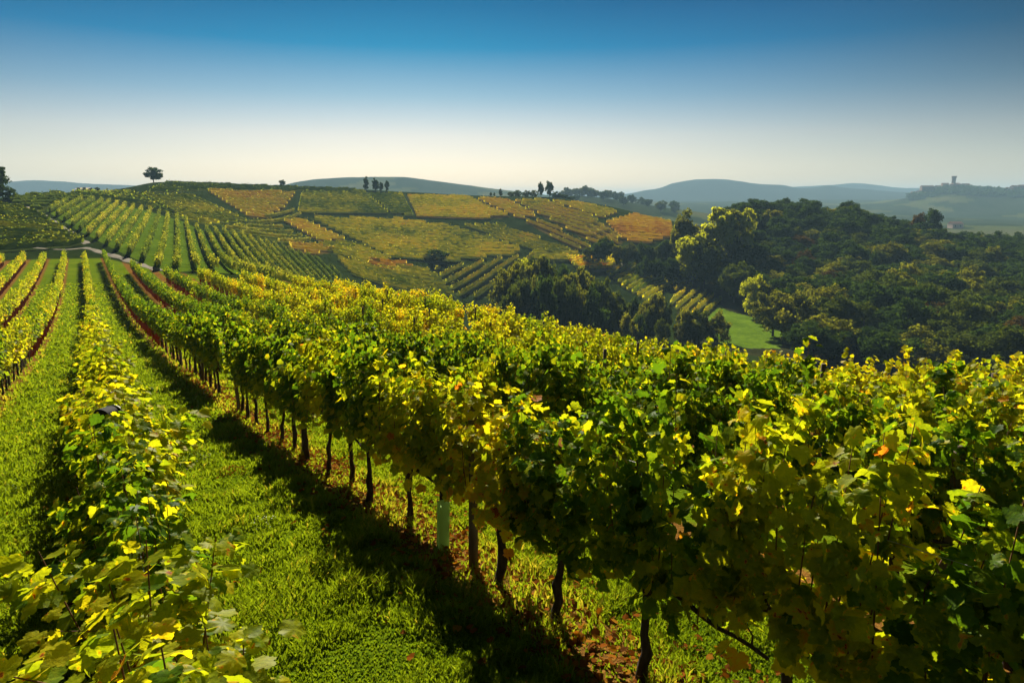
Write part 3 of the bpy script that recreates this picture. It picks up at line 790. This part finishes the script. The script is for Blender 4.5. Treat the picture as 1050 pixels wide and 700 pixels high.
tag(o, 'pale green plastic grow tube round a young vine beside a wooden post', 'grow tube')
# dark tub half hidden in the low front row
x, y = xy(6.6, 0.03); root = empty('plastic_tub', (x, y, h1(x, y) + 1.56), -0.35)
th = np.linspace(0, math.pi, 13)
mb = MB(); prof = [(0.150*math.cos(q), 0.10*math.sin(q)) for q in th]
Vt = np.array([(px, py, pz) for py in (-0.09, 0.09) for px, pz in prof]); k = 13
mb.add(Vt, [(i, i+1, k+i+1, k+i) for i in range(k-1)] + [tuple(range(k)), tuple(range(2*k-1, k-1, -1)), (0, k, 2*k-1, k-1)])
mb.build('shell', M['black'], root)
mb = MB(); mb.tube([(0.156*math.cos(q), 0.085, 0.106*math.sin(q)) for q in th[3:11]], 0.007, 6); mb.build('rim', M['rim'], root)
root.scale = (.72, .72, .72); root.location.z -= 0.03
tag(root, 'small black plastic tub with a pale rim lodged in the leaves of the low row', 'tub')

# ------------------------------------------------------------------ grass, litter, weeds
def strip_dist(s): return np.abs((s - 0.08 + 1.3 + 26) % 2.6 - 1.3)
def blades(name, n, rmax, size, lab, seed, tmin=-1.0):
    g = np.random.default_rng(seed)
    rr = 1.5 * (rmax / 1.5) ** (g.random(n) ** 0.72)
    aa = g.uniform(R(-44), R(42), n)
    x, y = rr * np.sin(aa), rr * np.cos(aa)
    t, s = ts(x, y)
    d = strip_dist(s)
    keep = ((s < 4.6) & (s > -6)) & (g.random(n) < np.where(d < 0.35, 0.35, 1.0)) & (rr < lip(aa) - 1)
    x, y, rr, s, d = x[keep], y[keep], rr[keep], s[keep], d[keep]
    n = len(x); z = H(x, y)
    patch = wobble(x, y, 1.9) * 1.0 + wobble(x + 40, y, 0.6) * 0.9
    hgt = size * (0.7 + 0.5 * g.random(n)) * np.clip(1.0 + 1.3 * patch, 0.3, 2.4) * (1 + np.minimum(rr, 30) / 40)
    w = (0.0035 + 0.0011 * rr) * g.uniform(0.7, 1.3, n)
    ph = g.uniform(0, 2*math.pi, n); ln = g.uniform(0.2, 0.9, n) * hgt; lp = g.uniform(0, 2*math.pi, n)
    bx, by = np.cos(ph) * w, np.sin(ph) * w
    dx, dy = np.cos(lp) * ln, np.sin(lp) * ln
    P = np.stack([np.stack([x-bx, y-by, z-.01], 1), np.stack([x+bx, y+by, z-.01], 1),
                  np.stack([x+bx*.7+dx*.35, y+by*.7+dy*.35, z+hgt*.6], 1), np.stack([x-bx*.7+dx*.35, y-by*.7+dy*.35, z+hgt*.6], 1),
                  np.stack([x+dx, y+dy, z+hgt*.92], 1)], 1).reshape(-1, 3)
    k = np.arange(n)[:, None] * 5
    tint = np.clip(0.54 + 0.26 * patch + g.normal(0, 0.13, n) + np.where(d < 0.45, 0.18, 0) + (g.random(n) < 0.015) * 0.3 + 0.16 * wobble(x - 20, y + 9, 6.0), 0, 1)
    tag(link(name, mesh_np(name, P, [k + np.array([[0, 1, 2, 3]]), k + np.array([[3, 2, 4]])], [M['grassblade']], np.concatenate([tint, tint]))), lab, kind='stuff')
blades('grass', 480000, 95, 0.065, 'short lush grass of the alleys between vine rows', 3)
g = np.random.default_rng(17)
n = 11000
t = g.uniform(1.5, 26, n); s = np.where(g.random(n) < .75, 2.75, -2.5 + 2.6 * g.integers(0, 2, n)) + g.normal(0, 0.42, n)
x, y = xy(t, s)
V_, F_, T_ = place_leaves('mid', np.stack([x, y, H(x, y) + g.uniform(.012, .05, n)], 1), np.stack([g.normal(0, .4, n), g.normal(0, .4, n), np.ones(n)], 1),
                          g.normal(size=(n, 3)), g.uniform(.03, .075, n), g.random(n))
tag(link('fallen_leaves', mesh_np('fallen_leaves', V_, [F_], [M['litter']], T_)), 'orange and brown leaf litter under the vines', kind='stuff')

def weed(u, v, size, n, label, flowers, seed, mat='grassblade'):
    g = np.random.default_rng(seed)
    p = hit(u, v, 2.0)
    root = empty('weed_clump', (p[0], p[1], h1(*p)), g.uniform(0, 6))
    a = g.uniform(0, 2*math.pi, n); rr = size * np.sqrt(g.random(n)); z = size * 0.75 * g.random(n) * (1.1 - (rr/size)**2)
    P = np.stack([rr*np.cos(a), rr*np.sin(a), z], 1)
    Vw, Fw, Tw = place_leaves('mid', P, np.stack([g.normal(0, .6, n), g.normal(0, .6, n), np.ones(n)], 1), np.stack([np.cos(a), np.sin(a), g.normal(0.3, .4, n)], 1),
                              size * g.uniform(.08, .18, n), np.clip(g.normal(.45, .15, n), 0, 1))
    link('foliage', mesh_np('foliage', Vw, [Fw], [M[mat]], Tw), root)
    if flowers:
        k = g.choice(n, min(flowers, n), replace=False)
        Pf = P[k] + np.array([0, 0, size*.22])
        Vf, Ff, _ = place_leaves('low', Pf, np.stack([g.normal(0, .3, len(k)), g.normal(0, .3, len(k)), np.ones(len(k))], 1), g.normal(size=(len(k), 3)), g.uniform(.008, .016, len(k)), np.ones(len(k)))
        f = link('blossom', mesh_np('blossom', Vf, [Ff], [M['flower']]), root)
    tag(root, label, 'weed')
weed(196, 478, .34, 420, 'bushy weed clump with white flowers in the middle of the grass alley', 70, 1)
weed(176, 448, .22, 200, 'smaller pale-flowered weed clump just beyond the white-flowered bushy one', 25, 2)
weed(238, 486, .20, 160, 'reddish-brown tinged weed clump at the edge of the row shadow', 0, 3, 'litter')
weed(272, 540, .16, 140, 'low weed with tiny white flowers nearest the shaded side of the alley', 30, 4)
weed(232, 600, .17, 150, 'flat dark green weed rosette in the near grass', 0, 5)
weed(10, 505, .18, 150, 'weed with pale flowers in the lane left of the low front row', 22, 6)

# ------------------------------------------------------------------ rows of vines seen whole, farther off
def hedge(lines, hgt, wid, per_m, q, mean, spread, seed, core=True):
    """polylines (arrays of xy) -> one mesh of leaf clumps over a dark leafy core"""
    g = np.random.default_rng(seed); Vs, Fs, Ts, n0 = [], [], [], 0
    for P in lines:
        P = np.asarray(P); d = np.concatenate([[0], np.cumsum(np.hypot(*np.diff(P, axis=0).T))])
        Lg = d[-1]
        if Lg < 2: continue
        tx, ty = (P[-1] - P[0]) / (np.linalg.norm(P[-1] - P[0]) + 1e-9)
        if core:
            k = max(3, int(Lg / 1.2)); qd = np.linspace(0, Lg, k)
            cx, cy = np.interp(qd, d, P[:, 0]), np.interp(qd, d, P[:, 1]); cz = H(cx, cy)
            w = wid * 0.36 * g.uniform(.6, 1.2, k); hh = hgt * g.uniform(.72, .96, k)
            prof = [(-1, .30), (-1.1, .75), (0, 1.0), (1.1, .75), (1, .30)]
            V = np.stack([np.stack([cx - ty*w*a, cy + tx*w*a, cz + hh*b], 1) for a, b in prof], 1).reshape(-1, 3)
            i = np.arange(k-1)[:, None]
            F = np.concatenate([i*5 + np.array([[j, j+1, j+6, j+5]]) for j in range(4)])
            tl = np.clip(mean - .03 + 0.16 * wobble(np.tile(cx[:-1], 4), np.tile(cy[:-1], 4), 38) + g.normal(0, spread, len(F)), 0, 1)
            Vs.append(V); Fs.append(F + n0); Ts.append(tl); n0 += len(V)
        n = int(Lg * per_m)
        if n < 1: continue
        qd = g.uniform(0, Lg, n); cx, cy = np.interp(qd, d, P[:, 0]), np.interp(qd, d, P[:, 1])
        vig = np.interp(qd, np.arange(0, Lg + 3, 1.5), g.normal(1, .12, len(np.arange(0, Lg + 3, 1.5))))
        of = g.normal(0, wid * .30, n); zz = hgt * vig * (0.28 + 0.75 * g.random(n) ** .7)
        px, py = cx - ty*of, cy + tx*of
        Pp = np.stack([px, py, H(px, py) + zz], 1)
        sd = np.sign(of)
        Nn = np.stack([-ty*sd*.7 + g.normal(0, .5, n), tx*sd*.7 + g.normal(0, .5, n), g.uniform(.2, 1.1, n)], 1)
        V, F, T_ = place_leaves('low', Pp, Nn, g.normal(size=(n, 3)) - np.array([0, 0, .6]), q * g.uniform(.6, 1.3, n), np.clip(mean + 0.18 * wobble(px, py, 38) + 0.16 * wobble(px + 50, py, 13) + g.normal(0, spread, n), 0, 1))
        Vs.append(V); Fs.append(F + n0); Ts.append(T_); n0 += len(V)
    if not Vs: return None
    return np.concatenate(Vs), np.concatenate(Fs), np.concatenate(Ts)

def clip_rows(poly, p0, p1, spacing):
    """parallel lines p0->p1 direction through the polygon"""
    poly = np.asarray(poly); d = np.array(p1) - np.array(p0); d = d / np.linalg.norm(d); n = np.array([-d[1], d[0]])
    a, b = poly @ d, poly @ n
    rows = []
    for q in np.arange(b.min() + spacing*.5, b.max(), spacing):
        xs = []
        for i in range(len(poly)):
            j = (i+1) % len(poly)
            if (b[i] > q) != (b[j] > q): xs.append(a[i] + (a[j]-a[i])*(q-b[i])/(b[j]-b[i]))
        xs.sort()
        for i in range(0, len(xs)-1, 2):
            if xs[i+1] - xs[i] > 3:
                k = max(2, int((xs[i+1]-xs[i]) / 4))
                rows.append(np.array([d*s_ + n*q for s_ in np.linspace(xs[i], xs[i+1], k)]))
    return rows

def rows_as_things(poly, p0, p1, spacing, hgt, wid, per_m, q, mean, spread, seed, label, group, mat='vine'):
    for i, P in enumerate(clip_rows(poly, p0, p1, spacing)):
        g = np.random.default_rng(seed + i)
        r = hedge([P], hgt * g.uniform(.9, 1.1), wid, per_m, q, np.clip(mean + g.normal(0, .05), 0, 1), spread, seed + i)
        if r is None: continue
        c = P[0]; z = h1(*c); V, F, T_ = r
        o = link('vine_row', mesh_np('vine_row', V - np.array([c[0], c[1], z]), [F], [M[mat]], T_), None, (c[0], c[1], z))
        tag(o, label, 'vine row', group)

a2 = azimuth(183); d2 = (math.sin(a2), math.cos(a2))
rows_as_things(BLOCK, (0, 0), d2, 2.35, 1.8, 0.70, 18, 0.25, 0.36, .05, 300, 'hedge-like vine row across the dirt track, with grass lanes beside it', 'vine rows across the dirt track', 'hillvine')
pA, pB = hit(0, 236, 137), hit(60, 238, 137)
rows_as_things(SHADEHILL, pA, pB, 3.9, 1.7, 0.8, 12, 0.30, 0.34, .05, 400, 'dark green vine row on the shaded slope left of the climbing track', 'vine rows on the shaded slope', 'hillvine')
pA, pB = hit(630, 290, 150), hit(652, 280, 150)
rows_as_things(TERR_A, pA, pB, 3.1, 1.8, 0.9, 14, 0.30, 0.56, .06, 500, 'yellow-green vine row on the slope plot directly behind the dark copse', 'vine rows behind the copse')
pA, pB = hit(700, 318, 150), hit(722, 300, 150)
rows_as_things(TERR_B, pA, pB, 3.3, 1.8, 0.9, 14, 0.30, 0.57, .06, 550, 'yellow vine row on the slope plot beside the small grass clearing', 'vine rows beside the clearing')
pA, pB = hit(585, 268, 150), hit(630, 267, 150)
rows_as_things(STRIP, pA, pB, 3.2, 1.8, 0.9, 12, 0.45, 0.60, .10, 600, 'golden vine row in the short plot above the copse', 'golden vine rows above the copse')

for i, p in enumerate(PLOTS):
    nm, _, q0, q1, sp_, mean, spread, poly = p
    if len(poly) < 3: continue
    A_, B_ = hit(*q0, 150), hit(*q1, 150)
    if A_ is None or B_ is None: continue
    r = hedge(clip_rows(poly, A_, B_, sp_), 1.9, 1.05, 3.0, 0.36, 0.50 + (mean - .52) * .72, spread * .45, 700 + i)
    if r is None: continue
    tag(link('hillside_vines', mesh_np('hillside_vines', r[0], [r[1]], [M['hillvine']], r[2])), 'vine rows massed on a far hillside plot', kind='stuff')
r = hedge(clip_rows(UPHILL, hit(120, 208, 150), hit(170, 215, 150), 4.0), 1.8, 1.0, 4, 0.6, 0.3, .1, 777)
if r: tag(link('hillside_vines', mesh_np('hillside_vines', r[0], [r[1]], [M['hillvine']], r[2])), 'vine rows massed on the upper terraces', kind='stuff')

# ------------------------------------------------------------------ trees
def crown_mesh(seed, kind='round', n_cl=46, per=110, leaf=0.056):
    """crown of unit height 1 (z 0.18..1) and unit radius about 0.42: leaf sprays in clumps"""
    g = np.random.default_rng(seed)
    cz = []
    while len(cz) < n_cl:
        p = g.uniform(-1, 1, 3)
        if np.linalg.norm(p) > 1 or np.linalg.norm(p) < 0.35: continue
        cz.append(p)
    c = np.array(cz)
    if kind == 'round':   sc, off = np.array([.40, .40, .40]), .58
    elif kind == 'tall':  sc, off = np.array([.22, .22, .46]), .54
    elif kind == 'wide':  sc, off = np.array([.52, .52, .34]), .62
    elif kind == 'bush':  sc, off = np.array([.50, .50, .50]), .46
    elif kind == 'cone':  sc, off = np.array([.20, .20, .48]), .52
    top = c[:, 2].copy()
    c = c * sc; c[:, 2] += off
    if kind == 'cone': c[:, :2] *= (1.15 - 0.75 * (top[:, None] + 1) / 2)
    lob = g.normal(0, .06, (5, 2)); c[:, :2] += lob[g.integers(0, 5, len(c))]
    cr = g.uniform(.07, .15, len(c)) * (sc[0] / .40) ** .5
    ctint = g.normal(0.45, 0.10, len(c))
    k = np.repeat(np.arange(len(c)), per); n = len(k)
    d = g.normal(size=(n, 3)); d /= np.linalg.norm(d, axis=1)[:, None]
    P = c[k] + d * (cr[k] * g.random(n) ** .4)[:, None] * np.array([1.1, 1.1, .8])
    Nn = d + g.normal(0, .5, (n, 3)) + np.array([0, 0, .35])
    V, F, T_ = place_leaves('low', P, Nn, g.normal(size=(n, 3)), leaf * g.uniform(.5, 1.2, n), np.clip(ctint[k] + g.normal(0, .07, n), 0, 1))
    return V, F, T_, c
def trunk_limbs(seed, c, kind):
    g = np.random.default_rng(seed); mb = MB()
    zz = np.linspace(-.03, .62, 6)
    p = np.stack([np.cumsum(g.normal(0, .008, 6)), np.cumsum(g.normal(0, .008, 6)), zz], 1)
    mb.tube(p, np.linspace(.026, .010, 6), 7)
    for j in g.choice(len(c), 9, replace=False):
        q = c[j]; b = p[min(5, 1 + int(max(0, q[2] - .2) / .16))]
        mb.tube([b, (b + q) / 2 + g.normal(0, .01, 3) + np.array([0, 0, .01]), q], [.010, .006, .003], 5)
    return mb.mesh('trunk', M['treebark'], True)
TREES = {}
for kind, cnt in (('round', 6), ('tall', 4), ('wide', 3), ('bush', 3), ('cone', 2)):
    for j in range(cnt):
        sd = 2000 + 31 * j + len(kind) * 500 + ord(kind[0])
        V, F, T_, c = crown_mesh(sd, kind, 58 if kind != 'cone' else 40)
        me = mesh_np('crown', V, [F], [M['tree_mid']], T_)
        TREES.setdefault(kind, []).append((me, trunk_limbs(sd, c, kind)))
def tree(name, x, y, hgt, wide, kind, colour, label, group=None, cat='tree', sink=0.0):
    root = empty(name, (x, y, h1(x, y) - sink), random.uniform(0, 6.28))
    nominal = {'round': .84, 'tall': .46, 'wide': 1.05, 'bush': 1.0, 'cone': .42}[kind]
    root.scale = (wide / nominal, wide / nominal, hgt)
    cm, tm = random.choice(TREES[kind])
    c = link('crown', cm, root); c.material_slots[0].link = 'OBJECT'; c.material_slots[0].material = M['tree_' + colour]
    link('trunk', tm, root)
    tag(root, label, cat, group)
    return root
def tree_px(name, u, r, vtop, wpx, kind, colour, label, group=None, cat='tree', hmin=2.0):
    x, y = at(u, r); z = h1(x, y); hgt = max(hmin, z_at(u, vtop, r) - z)
    return tree(name, x, y, hgt, wpx / 700.0 * y, kind, colour, label, group, cat)

# ridge-line trees
tree_px('broadleaf_tree', 159.5, 392, 172, 18, 'round', 'dark', 'lone dark round tree standing on the hill crest')
tree_px('broadleaf_tree', -3, 225, 169, 24, 'round', 'dark', 'dark tree cut off at the edge of the photo above the shaded slope')
tree_px('broadleaf_tree', 8, 222, 190, 20, 'bush', 'dark', 'dark bushy tree under the cut-off tree above the shaded slope')
for u, vt, w, lab in ((375.5, 181.5, 4.8, 'dark upright tree on the hill crest, tallest of the row of four'), (385.5, 183, 5, 'dark upright tree second in the crest row of four'),
                      (391.5, 187, 3.6, 'small dark tree third in the crest row of four'), (397, 185.5, 3.4, 'slim pointed dark tree ending the crest row of four')):
    tree_px('upright_tree', u, 405, vt, w, 'tall', 'dark', lab, 'four dark trees on the crest')
for u, vt, w, lab in ((554.5, 187, 6, 'dark tree on the far end of the hill crest, paler neighbour behind it'), (563, 186, 8, 'dense dark tree beside the other one at the far end of the crest')):
    tree_px('broadleaf_tree', u, 408, vt, w, 'round', 'dark', lab)
for u, vt, w in ((513.5, 193, 3.2), (507, 198, 2.5), (503, 198.5, 2.5)):
    tree_px('upright_tree', u, 418, vt, w, 'cone', 'dark', 'small slim tree on the crest skyline between the four trees and the dark pair', 'small crest trees')
for u, vt, w in ((524, 196.5, 7), (531, 194.5, 8), (540, 195, 9), (548, 194.5, 8), (570, 196, 10), (578, 199, 10), (586, 202, 10), (573, 200, 8)):
    tree_px('shrub', u, 414, vt, w, 'bush', 'dark' if u > 560 else 'mid', 'dark shrub on the crest trailing down from the dark pair of trees' if u > 560 else 'hazy green shrub on the crest before the dark pair of trees',
            'crest shrubs beyond the dark pair' if u > 560 else 'crest shrubs before the dark pair', 'shrub')
tree_px('broadleaf_tree', 290.5, 430, 184.5, 6, 'round', 'mid', 'tiny faint round tree alone on the skyline')
tree_px('broadleaf_tree', 445, 258, 255, 24, 'bush', 'dark', 'dark pointed bushy tree alone among the vineyard plots', cat='tree')
tree_px('shrub', 101, 322, 195, 5, 'bush', 'dark', 'small dark shrub on the low crest beside the white roof', cat='shrub')

# second ridge beyond
g = np.random.default_rng(5)
for k in range(30):
    u = g.uniform(572, 700); r = g.uniform(760, 930) if k > 13 else g.uniform(880, 915)
    if k <= 13: u = g.choice([g.uniform(578, 612), g.uniform(625, 652)])
    x, y = at(u, r)
    tree('broadleaf_tree', x, y, g.uniform(7, 13), g.uniform(8, 14), 'round' if k % 3 else 'bush', ['dark', 'mid', 'dark'][k % 3], 'hazy dark tree on the ridge behind the vineyard hill', 'hazy trees on the second ridge')

# copse in the hollow
g = np.random.default_rng(11)
copse = [(516,272),(528,268),(540,264),(552,262),(565,262),(578,268),(592,272),(604,276),(617,279),(630,284),(641,290),(652,294),(664,299),(676,296),(688,300),
         (522,286),(534,280),(548,276),(560,275),(572,277),(586,282),(598,286),(611,290),(624,295),(636,300),(648,306),(660,310),(672,308),(684,312)]
for k, (u, vt) in enumerate(copse):
    r = (182 if k < 15 else 168) + g.uniform(-5, 5)
    colr_ = ['olive', 'olive', 'mid', 'olive', 'mid', 'dark'][k % 6] if k < 15 else ['mid', 'olive', 'dark', 'mid'][k % 4]  # olive and mid-green crowns stand in for the copse's sunlit tops
    vt += 11 if u > 622 else 4
    tree_px('broadleaf_tree', u + g.uniform(-2, 2), r, vt + g.uniform(-3, 3), g.uniform(26, 34) if u < 622 else g.uniform(15, 21), 'round' if k < 15 else 'bush', colr_,
            'dark tree of the copse in the hollow' if colr_ == 'dark' else 'copse tree in the hollow with its sunlit top coloured in as olive-yellow' if colr_ == 'olive' else 'mid-green tree of the copse in the hollow',
            'trees of the copse in the hollow', hmin=4)
for u, r, vt, w, kd, cl, lab in ((545, 186, 268, 26, 'round', 'yellow', 'yellow-green tree rising above the copse'), (676, 176, 298, 20, 'round', 'olive', 'rounded olive tree at the end of the copse'),
        (722, 168, 316, 30, 'bush', 'mid', 'low green bush just below the yellow vine plot'), (745, 168, 318, 22, 'bush', 'olive', 'yellow-green bush at the corner of the grass clearing'),
        (708, 170, 314, 20, 'bush', 'olive', 'olive bush between copse and clearing')):
    tree_px('broadleaf_tree' if kd != 'bush' else 'shrub', u, r, vt, w, kd, cl, lab, None, 'tree' if kd != 'bush' else 'shrub')
# belt of trees between the rust plot and the yellow plots
for k, (u, vt, w, cl) in enumerate([(604,252,10,'mid'),(619,243,17,'dark'),(612,250,10,'dark'),(634,250,12,'olive'),(641,252,13,'mid'),(650,250,13,'grey'),(660,248,15,'dark'),(668,252,14,'dark'),(677,250,14,'mid'),(686,246,16,'dark'),
                                    (664,262,14,'dark'),(676,266,16,'dark'),(690,262,18,'dark'),(698,272,18,'dark'),(706,282,18,'mid'),(716,290,16,'dark'),(726,292,16,'olive'),(736,294,16,'dark'),(746,300,16,'mid')]):
    tree_px('broadleaf_tree', u, 268 if k < 10 else 252, vt, w, 'round' if k % 2 else 'bush', cl, {'dark': 'dark', 'mid': 'green', 'olive': 'olive', 'grey': 'grey-green'}[cl] + ' tree of the belt between the rust-red plot and the yellow vine rows', 'tree belt above the yellow vine rows', hmin=4)
# tall yellowing poplars
for u, r, vt, w, cl, kd, lab in ((703, 262, 217, 20, 'olive', 'tall', 'tall yellowing poplar first of the group, above the tree belt'), (738, 266, 214, 26, 'yellow', 'tall', 'tallest golden poplar at the front of the dark wood'),
        (751, 268, 217, 20, 'olive', 'tall', 'golden poplar behind the tallest one'), (766, 270, 215, 16, 'yellow', 'tall', 'slim golden poplar against the dark wood'),
        (714, 250, 240, 34, 'yellow', 'round', 'rounded bright yellow-green tree below the poplars'), (727, 246, 250, 26, 'mid', 'round', 'soft green round tree below the poplars'),
        (697, 266, 222, 16, 'olive', 'round', 'olive tree crowding the first poplar')):
    tree_px('poplar_tree' if kd == 'tall' else 'broadleaf_tree', u, r, vt, w, kd, cl, lab)
# trees singled out at the foot of the wood
for u, r, vt, w, cl, kd, lab in ((781, 205, 282, 26, 'yellow', 'round', 'bright yellow-green tree at the edge of the grass clearing'), (792, 205, 290, 26, 'olive', 'round', 'yellow-green tree joined to the bright one at the clearing'),
        (822, 205, 298, 24, 'olive', 'round', 'yellow-topped tree in front of the dark wood'), (842, 206, 303, 18, 'yellow', 'bush', 'small yellow tree in front of the dark wood'),
        (893, 188, 324, 26, 'grey', 'bush', 'grey-green rounded bush at the foot of the wood'), (911, 200, 298, 36, 'olive', 'round', 'large rounded olive tree at the foot of the wood'),
        (950, 190, 304, 40, 'yellow', 'round', 'golden-yellow tree above the front vines'), (972, 192, 318, 30, 'olive', 'round', 'ochre tree joined to the golden-yellow one'),
        (912, 186, 335, 26, 'brown', 'bush', 'orange-tinged low tree above the front vines'), (878, 260, 262, 26, 'olive', 'round', 'yellow-green crown midway up the dark wood'),
        (875, 235, 290, 26, 'brown', 'round', 'red-brown tree midway up the dark wood'), (945, 342, 219, 16, 'brown', 'round', 'rust-brown crown on the skyline of the wood'),
        (959, 342, 215, 20, 'dark', 'round', 'dark rounded crown highest on the far skyline of the wood')):
    tree_px('broadleaf_tree', u, r, vt, w, kd, cl, lab)

# the wood on the right-hand hill: one tree at a time
g = np.random.default_rng(23); pts = []
tries = 0
while len(pts) < 296 and tries < 60000:
    tries += 1
    u = g.uniform(745, 1120); r = math.sqrt(g.uniform(148**2, 352**2))
    if u < 800 and r < 225: continue
    if u < 850 and r < 172: continue
    x, y = at(u, r)
    dmin = 6.6 if r > 230 else 6.0
    if all((x-a)**2 + (y-b)**2 > dmin*dmin for a, b, _, _ in pts): pts.append((x, y, u, r))
for x, y, u, r in pts:
    q = g.random() + 0.25 * float(wobble(np.array([x]), np.array([y]), 70)[0])
    up = (r - 172) / 180
    cl = 'dark' if q < 0.44 + 0.34*up else 'mid' if q < 0.72 + 0.18*up else 'olive' if q < 0.97 + 0.05*up else 'brown'
    hgt = g.uniform(7, 11) if r > 240 else g.uniform(8, 13) if r > 170 else g.uniform(6, 9)
    tree('woodland_tree', x, y, hgt, g.uniform(7.5, 11.5), 'round' if g.random() < .75 else ('bush' if g.random() < .6 else 'wide'), cl,
         {'dark': 'dark green tree of the dense wood on the hill', 'mid': 'mid-green tree of the dense wood on the hill', 'olive': 'olive-yellow tree of the dense wood on the hill', 'brown': 'brownish tree of the dense wood on the hill'}[cl],
         'trees of the dense wood')

# ------------------------------------------------------------------ buildings far off
def house(name, u, r, w, d, hgt, roof_h, mat, label, cat='house', group=None, rz=0.0, lift=0.0, windows=2, roofmat='rooftile'):
    x, y = at(u, r); root = empty(name, (x, y, h1(x, y) - 0.5 + lift), rz)
    mb = MB(); mb.box(-w/2, w/2, -d/2, d/2, 0, hgt); mb.build('wall', M[mat], root)
    mb = MB(); e = .4
    mb.add([(-w/2-e, -d/2-e, hgt+.01), (w/2+e, -d/2-e, hgt+.01), (w/2+e, d/2+e, hgt+.01), (-w/2-e, d/2+e, hgt+.01), (-w/2-e, 0, hgt+roof_h), (w/2+e, 0, hgt+roof_h)],
           [(0, 1, 5, 4), (2, 3, 4, 5), (0, 4, 3), (1, 2, 5), (0, 3, 2, 1)])
    mb.build('roof', M[roofmat], root)
    for k in range(windows):
        mb = MB(); cx = -w/2 + w*(k+.5)/windows; mb.box(cx-.6, cx+.6, -d/2-.06, -d/2+.05, hgt*.45, hgt*.45+1.6); mb.build('window', M['glass'], root)
    tag(root, label, cat, group); return root
house('white_house', 88, 322, 4.5, 4, 1.6, 0.8, 'plaster', 'small white-walled house on the low crest left of the lone tree', windows=2, roofmat='plaster')
house('pink_house', 983, 940, 12, 10, 6, 2.5, 'pinkplaster', 'pinkish house peeping over the skyline of the wood', lift=-0.5)
# castle on the far hill
x, y = at(975.5, 1950); z0 = h1(x, y)
root = empty('castle', (x, y, z0 - 1), 0.1); root.scale = (0.72, 0.72, 0.74)
mb = MB(); mb.box(-6, 22, -10, 10, 0, 17); mb.build('keep', M['brickwall'], root)
mb = MB(); mb.box(-4.2, 4.2, -4.2, 4.2, 17.01, 36); mb.box(-5.2, 5.2, -5.2, 5.2, 36.01, 40)
for i in range(4):
    for j in range(4):
        if 0 < i < 3 and 0 < j < 3: continue
        mb.box(-5.2+i*2.9, -5.2+i*2.9+1.7, -5.2+j*2.9, -5.2+j*2.9+1.7, 40.01, 42)
mb.build('tower', M['brickwall'], root)
mb = MB(); mb.add([(-6.5, -10.5, 17.02), (22.5, -10.5, 17.02), (22.5, 10.5, 17.02), (-6.5, 10.5, 17.02), (-2, 0, 21), (18, 0, 21)], [(0,1,5,4),(1,2,5),(2,3,4,5),(3,0,4),(3,2,1,0)]); mb.build('roof', M['rooftile'], root)
for k in range(4):
    mb = MB(); mb.box(-3+k*6.5, -1+k*6.5, -10.08, -9.9, 8, 11.5); mb.build('window', M['glass'], root)
tag(root, 'hilltop castle with a square crenellated tower on the hazy far hill', 'castle')
for u, r, w, h_, mat, lab in ((949, 1935, 27, 13.2, 'brickwall', 'large dark building on the castle hill standing apart before the castle'), (961, 1941, 16, 8.1, 'plaster', 'pale village house just before the castle'), (967, 1941, 13, 10.1, 'brickwall', 'brick house close against the castle'),
        (988, 1945, 16, 8.1, 'plaster', 'village house just past the castle'), (1033, 1902, 13, 7.0, 'plaster', 'bright white house alone on the castle hill slope'), (1040, 1950, 20, 9.2, 'brickwall', 'brown village house past the bright white one'),
        (1047, 1950, 19, 11.1, 'brickwall', 'tallest village house by the edge of the photo'), (938, 1926, 19, 6.1, 'plaster', 'low long pale house lowest on the castle hill'), (944, 1921, 21, 5.1, 'plaster', 'long pale retaining building under the large dark one')):
    house('village_house', u, r, w, 12, h_ * 1.15, 3.2, mat, lab, windows=3, rz=random.uniform(-.2, .2), lift=2.0)
g = np.random.default_rng(31); Vs, Fs, Ts, n0 = [], [], [], 0
for k in range(230):
    u = g.uniform(932, 1065); r = g.uniform(1790, 1940) if k % 2 else g.uniform(1935, 1965)
    x, y = at(u, r)
    if abs(u - 976) < 6 and r > 1925: continue
    V, F, T_, _ = crown_mesh(4000 + k % 5, 'bush', 30, 24, .13)
    w_ = g.uniform(14, 26)
    Vs.append(V * np.array([w_, w_, g.uniform(7, 13)]) + np.array([x, y, h1(x, y) - 1])); Fs.append(F + n0); Ts.append(T_); n0 += len(V)
tag(link('distant_woods', mesh_np('distant_woods', np.concatenate(Vs), [np.concatenate(Fs)], [M['tree_dark']], np.concatenate(Ts))), 'woods massed on the castle hill', kind='stuff')
print('zmax', GZ.max(), GZ.min()); print('objects', len(scene.objects))
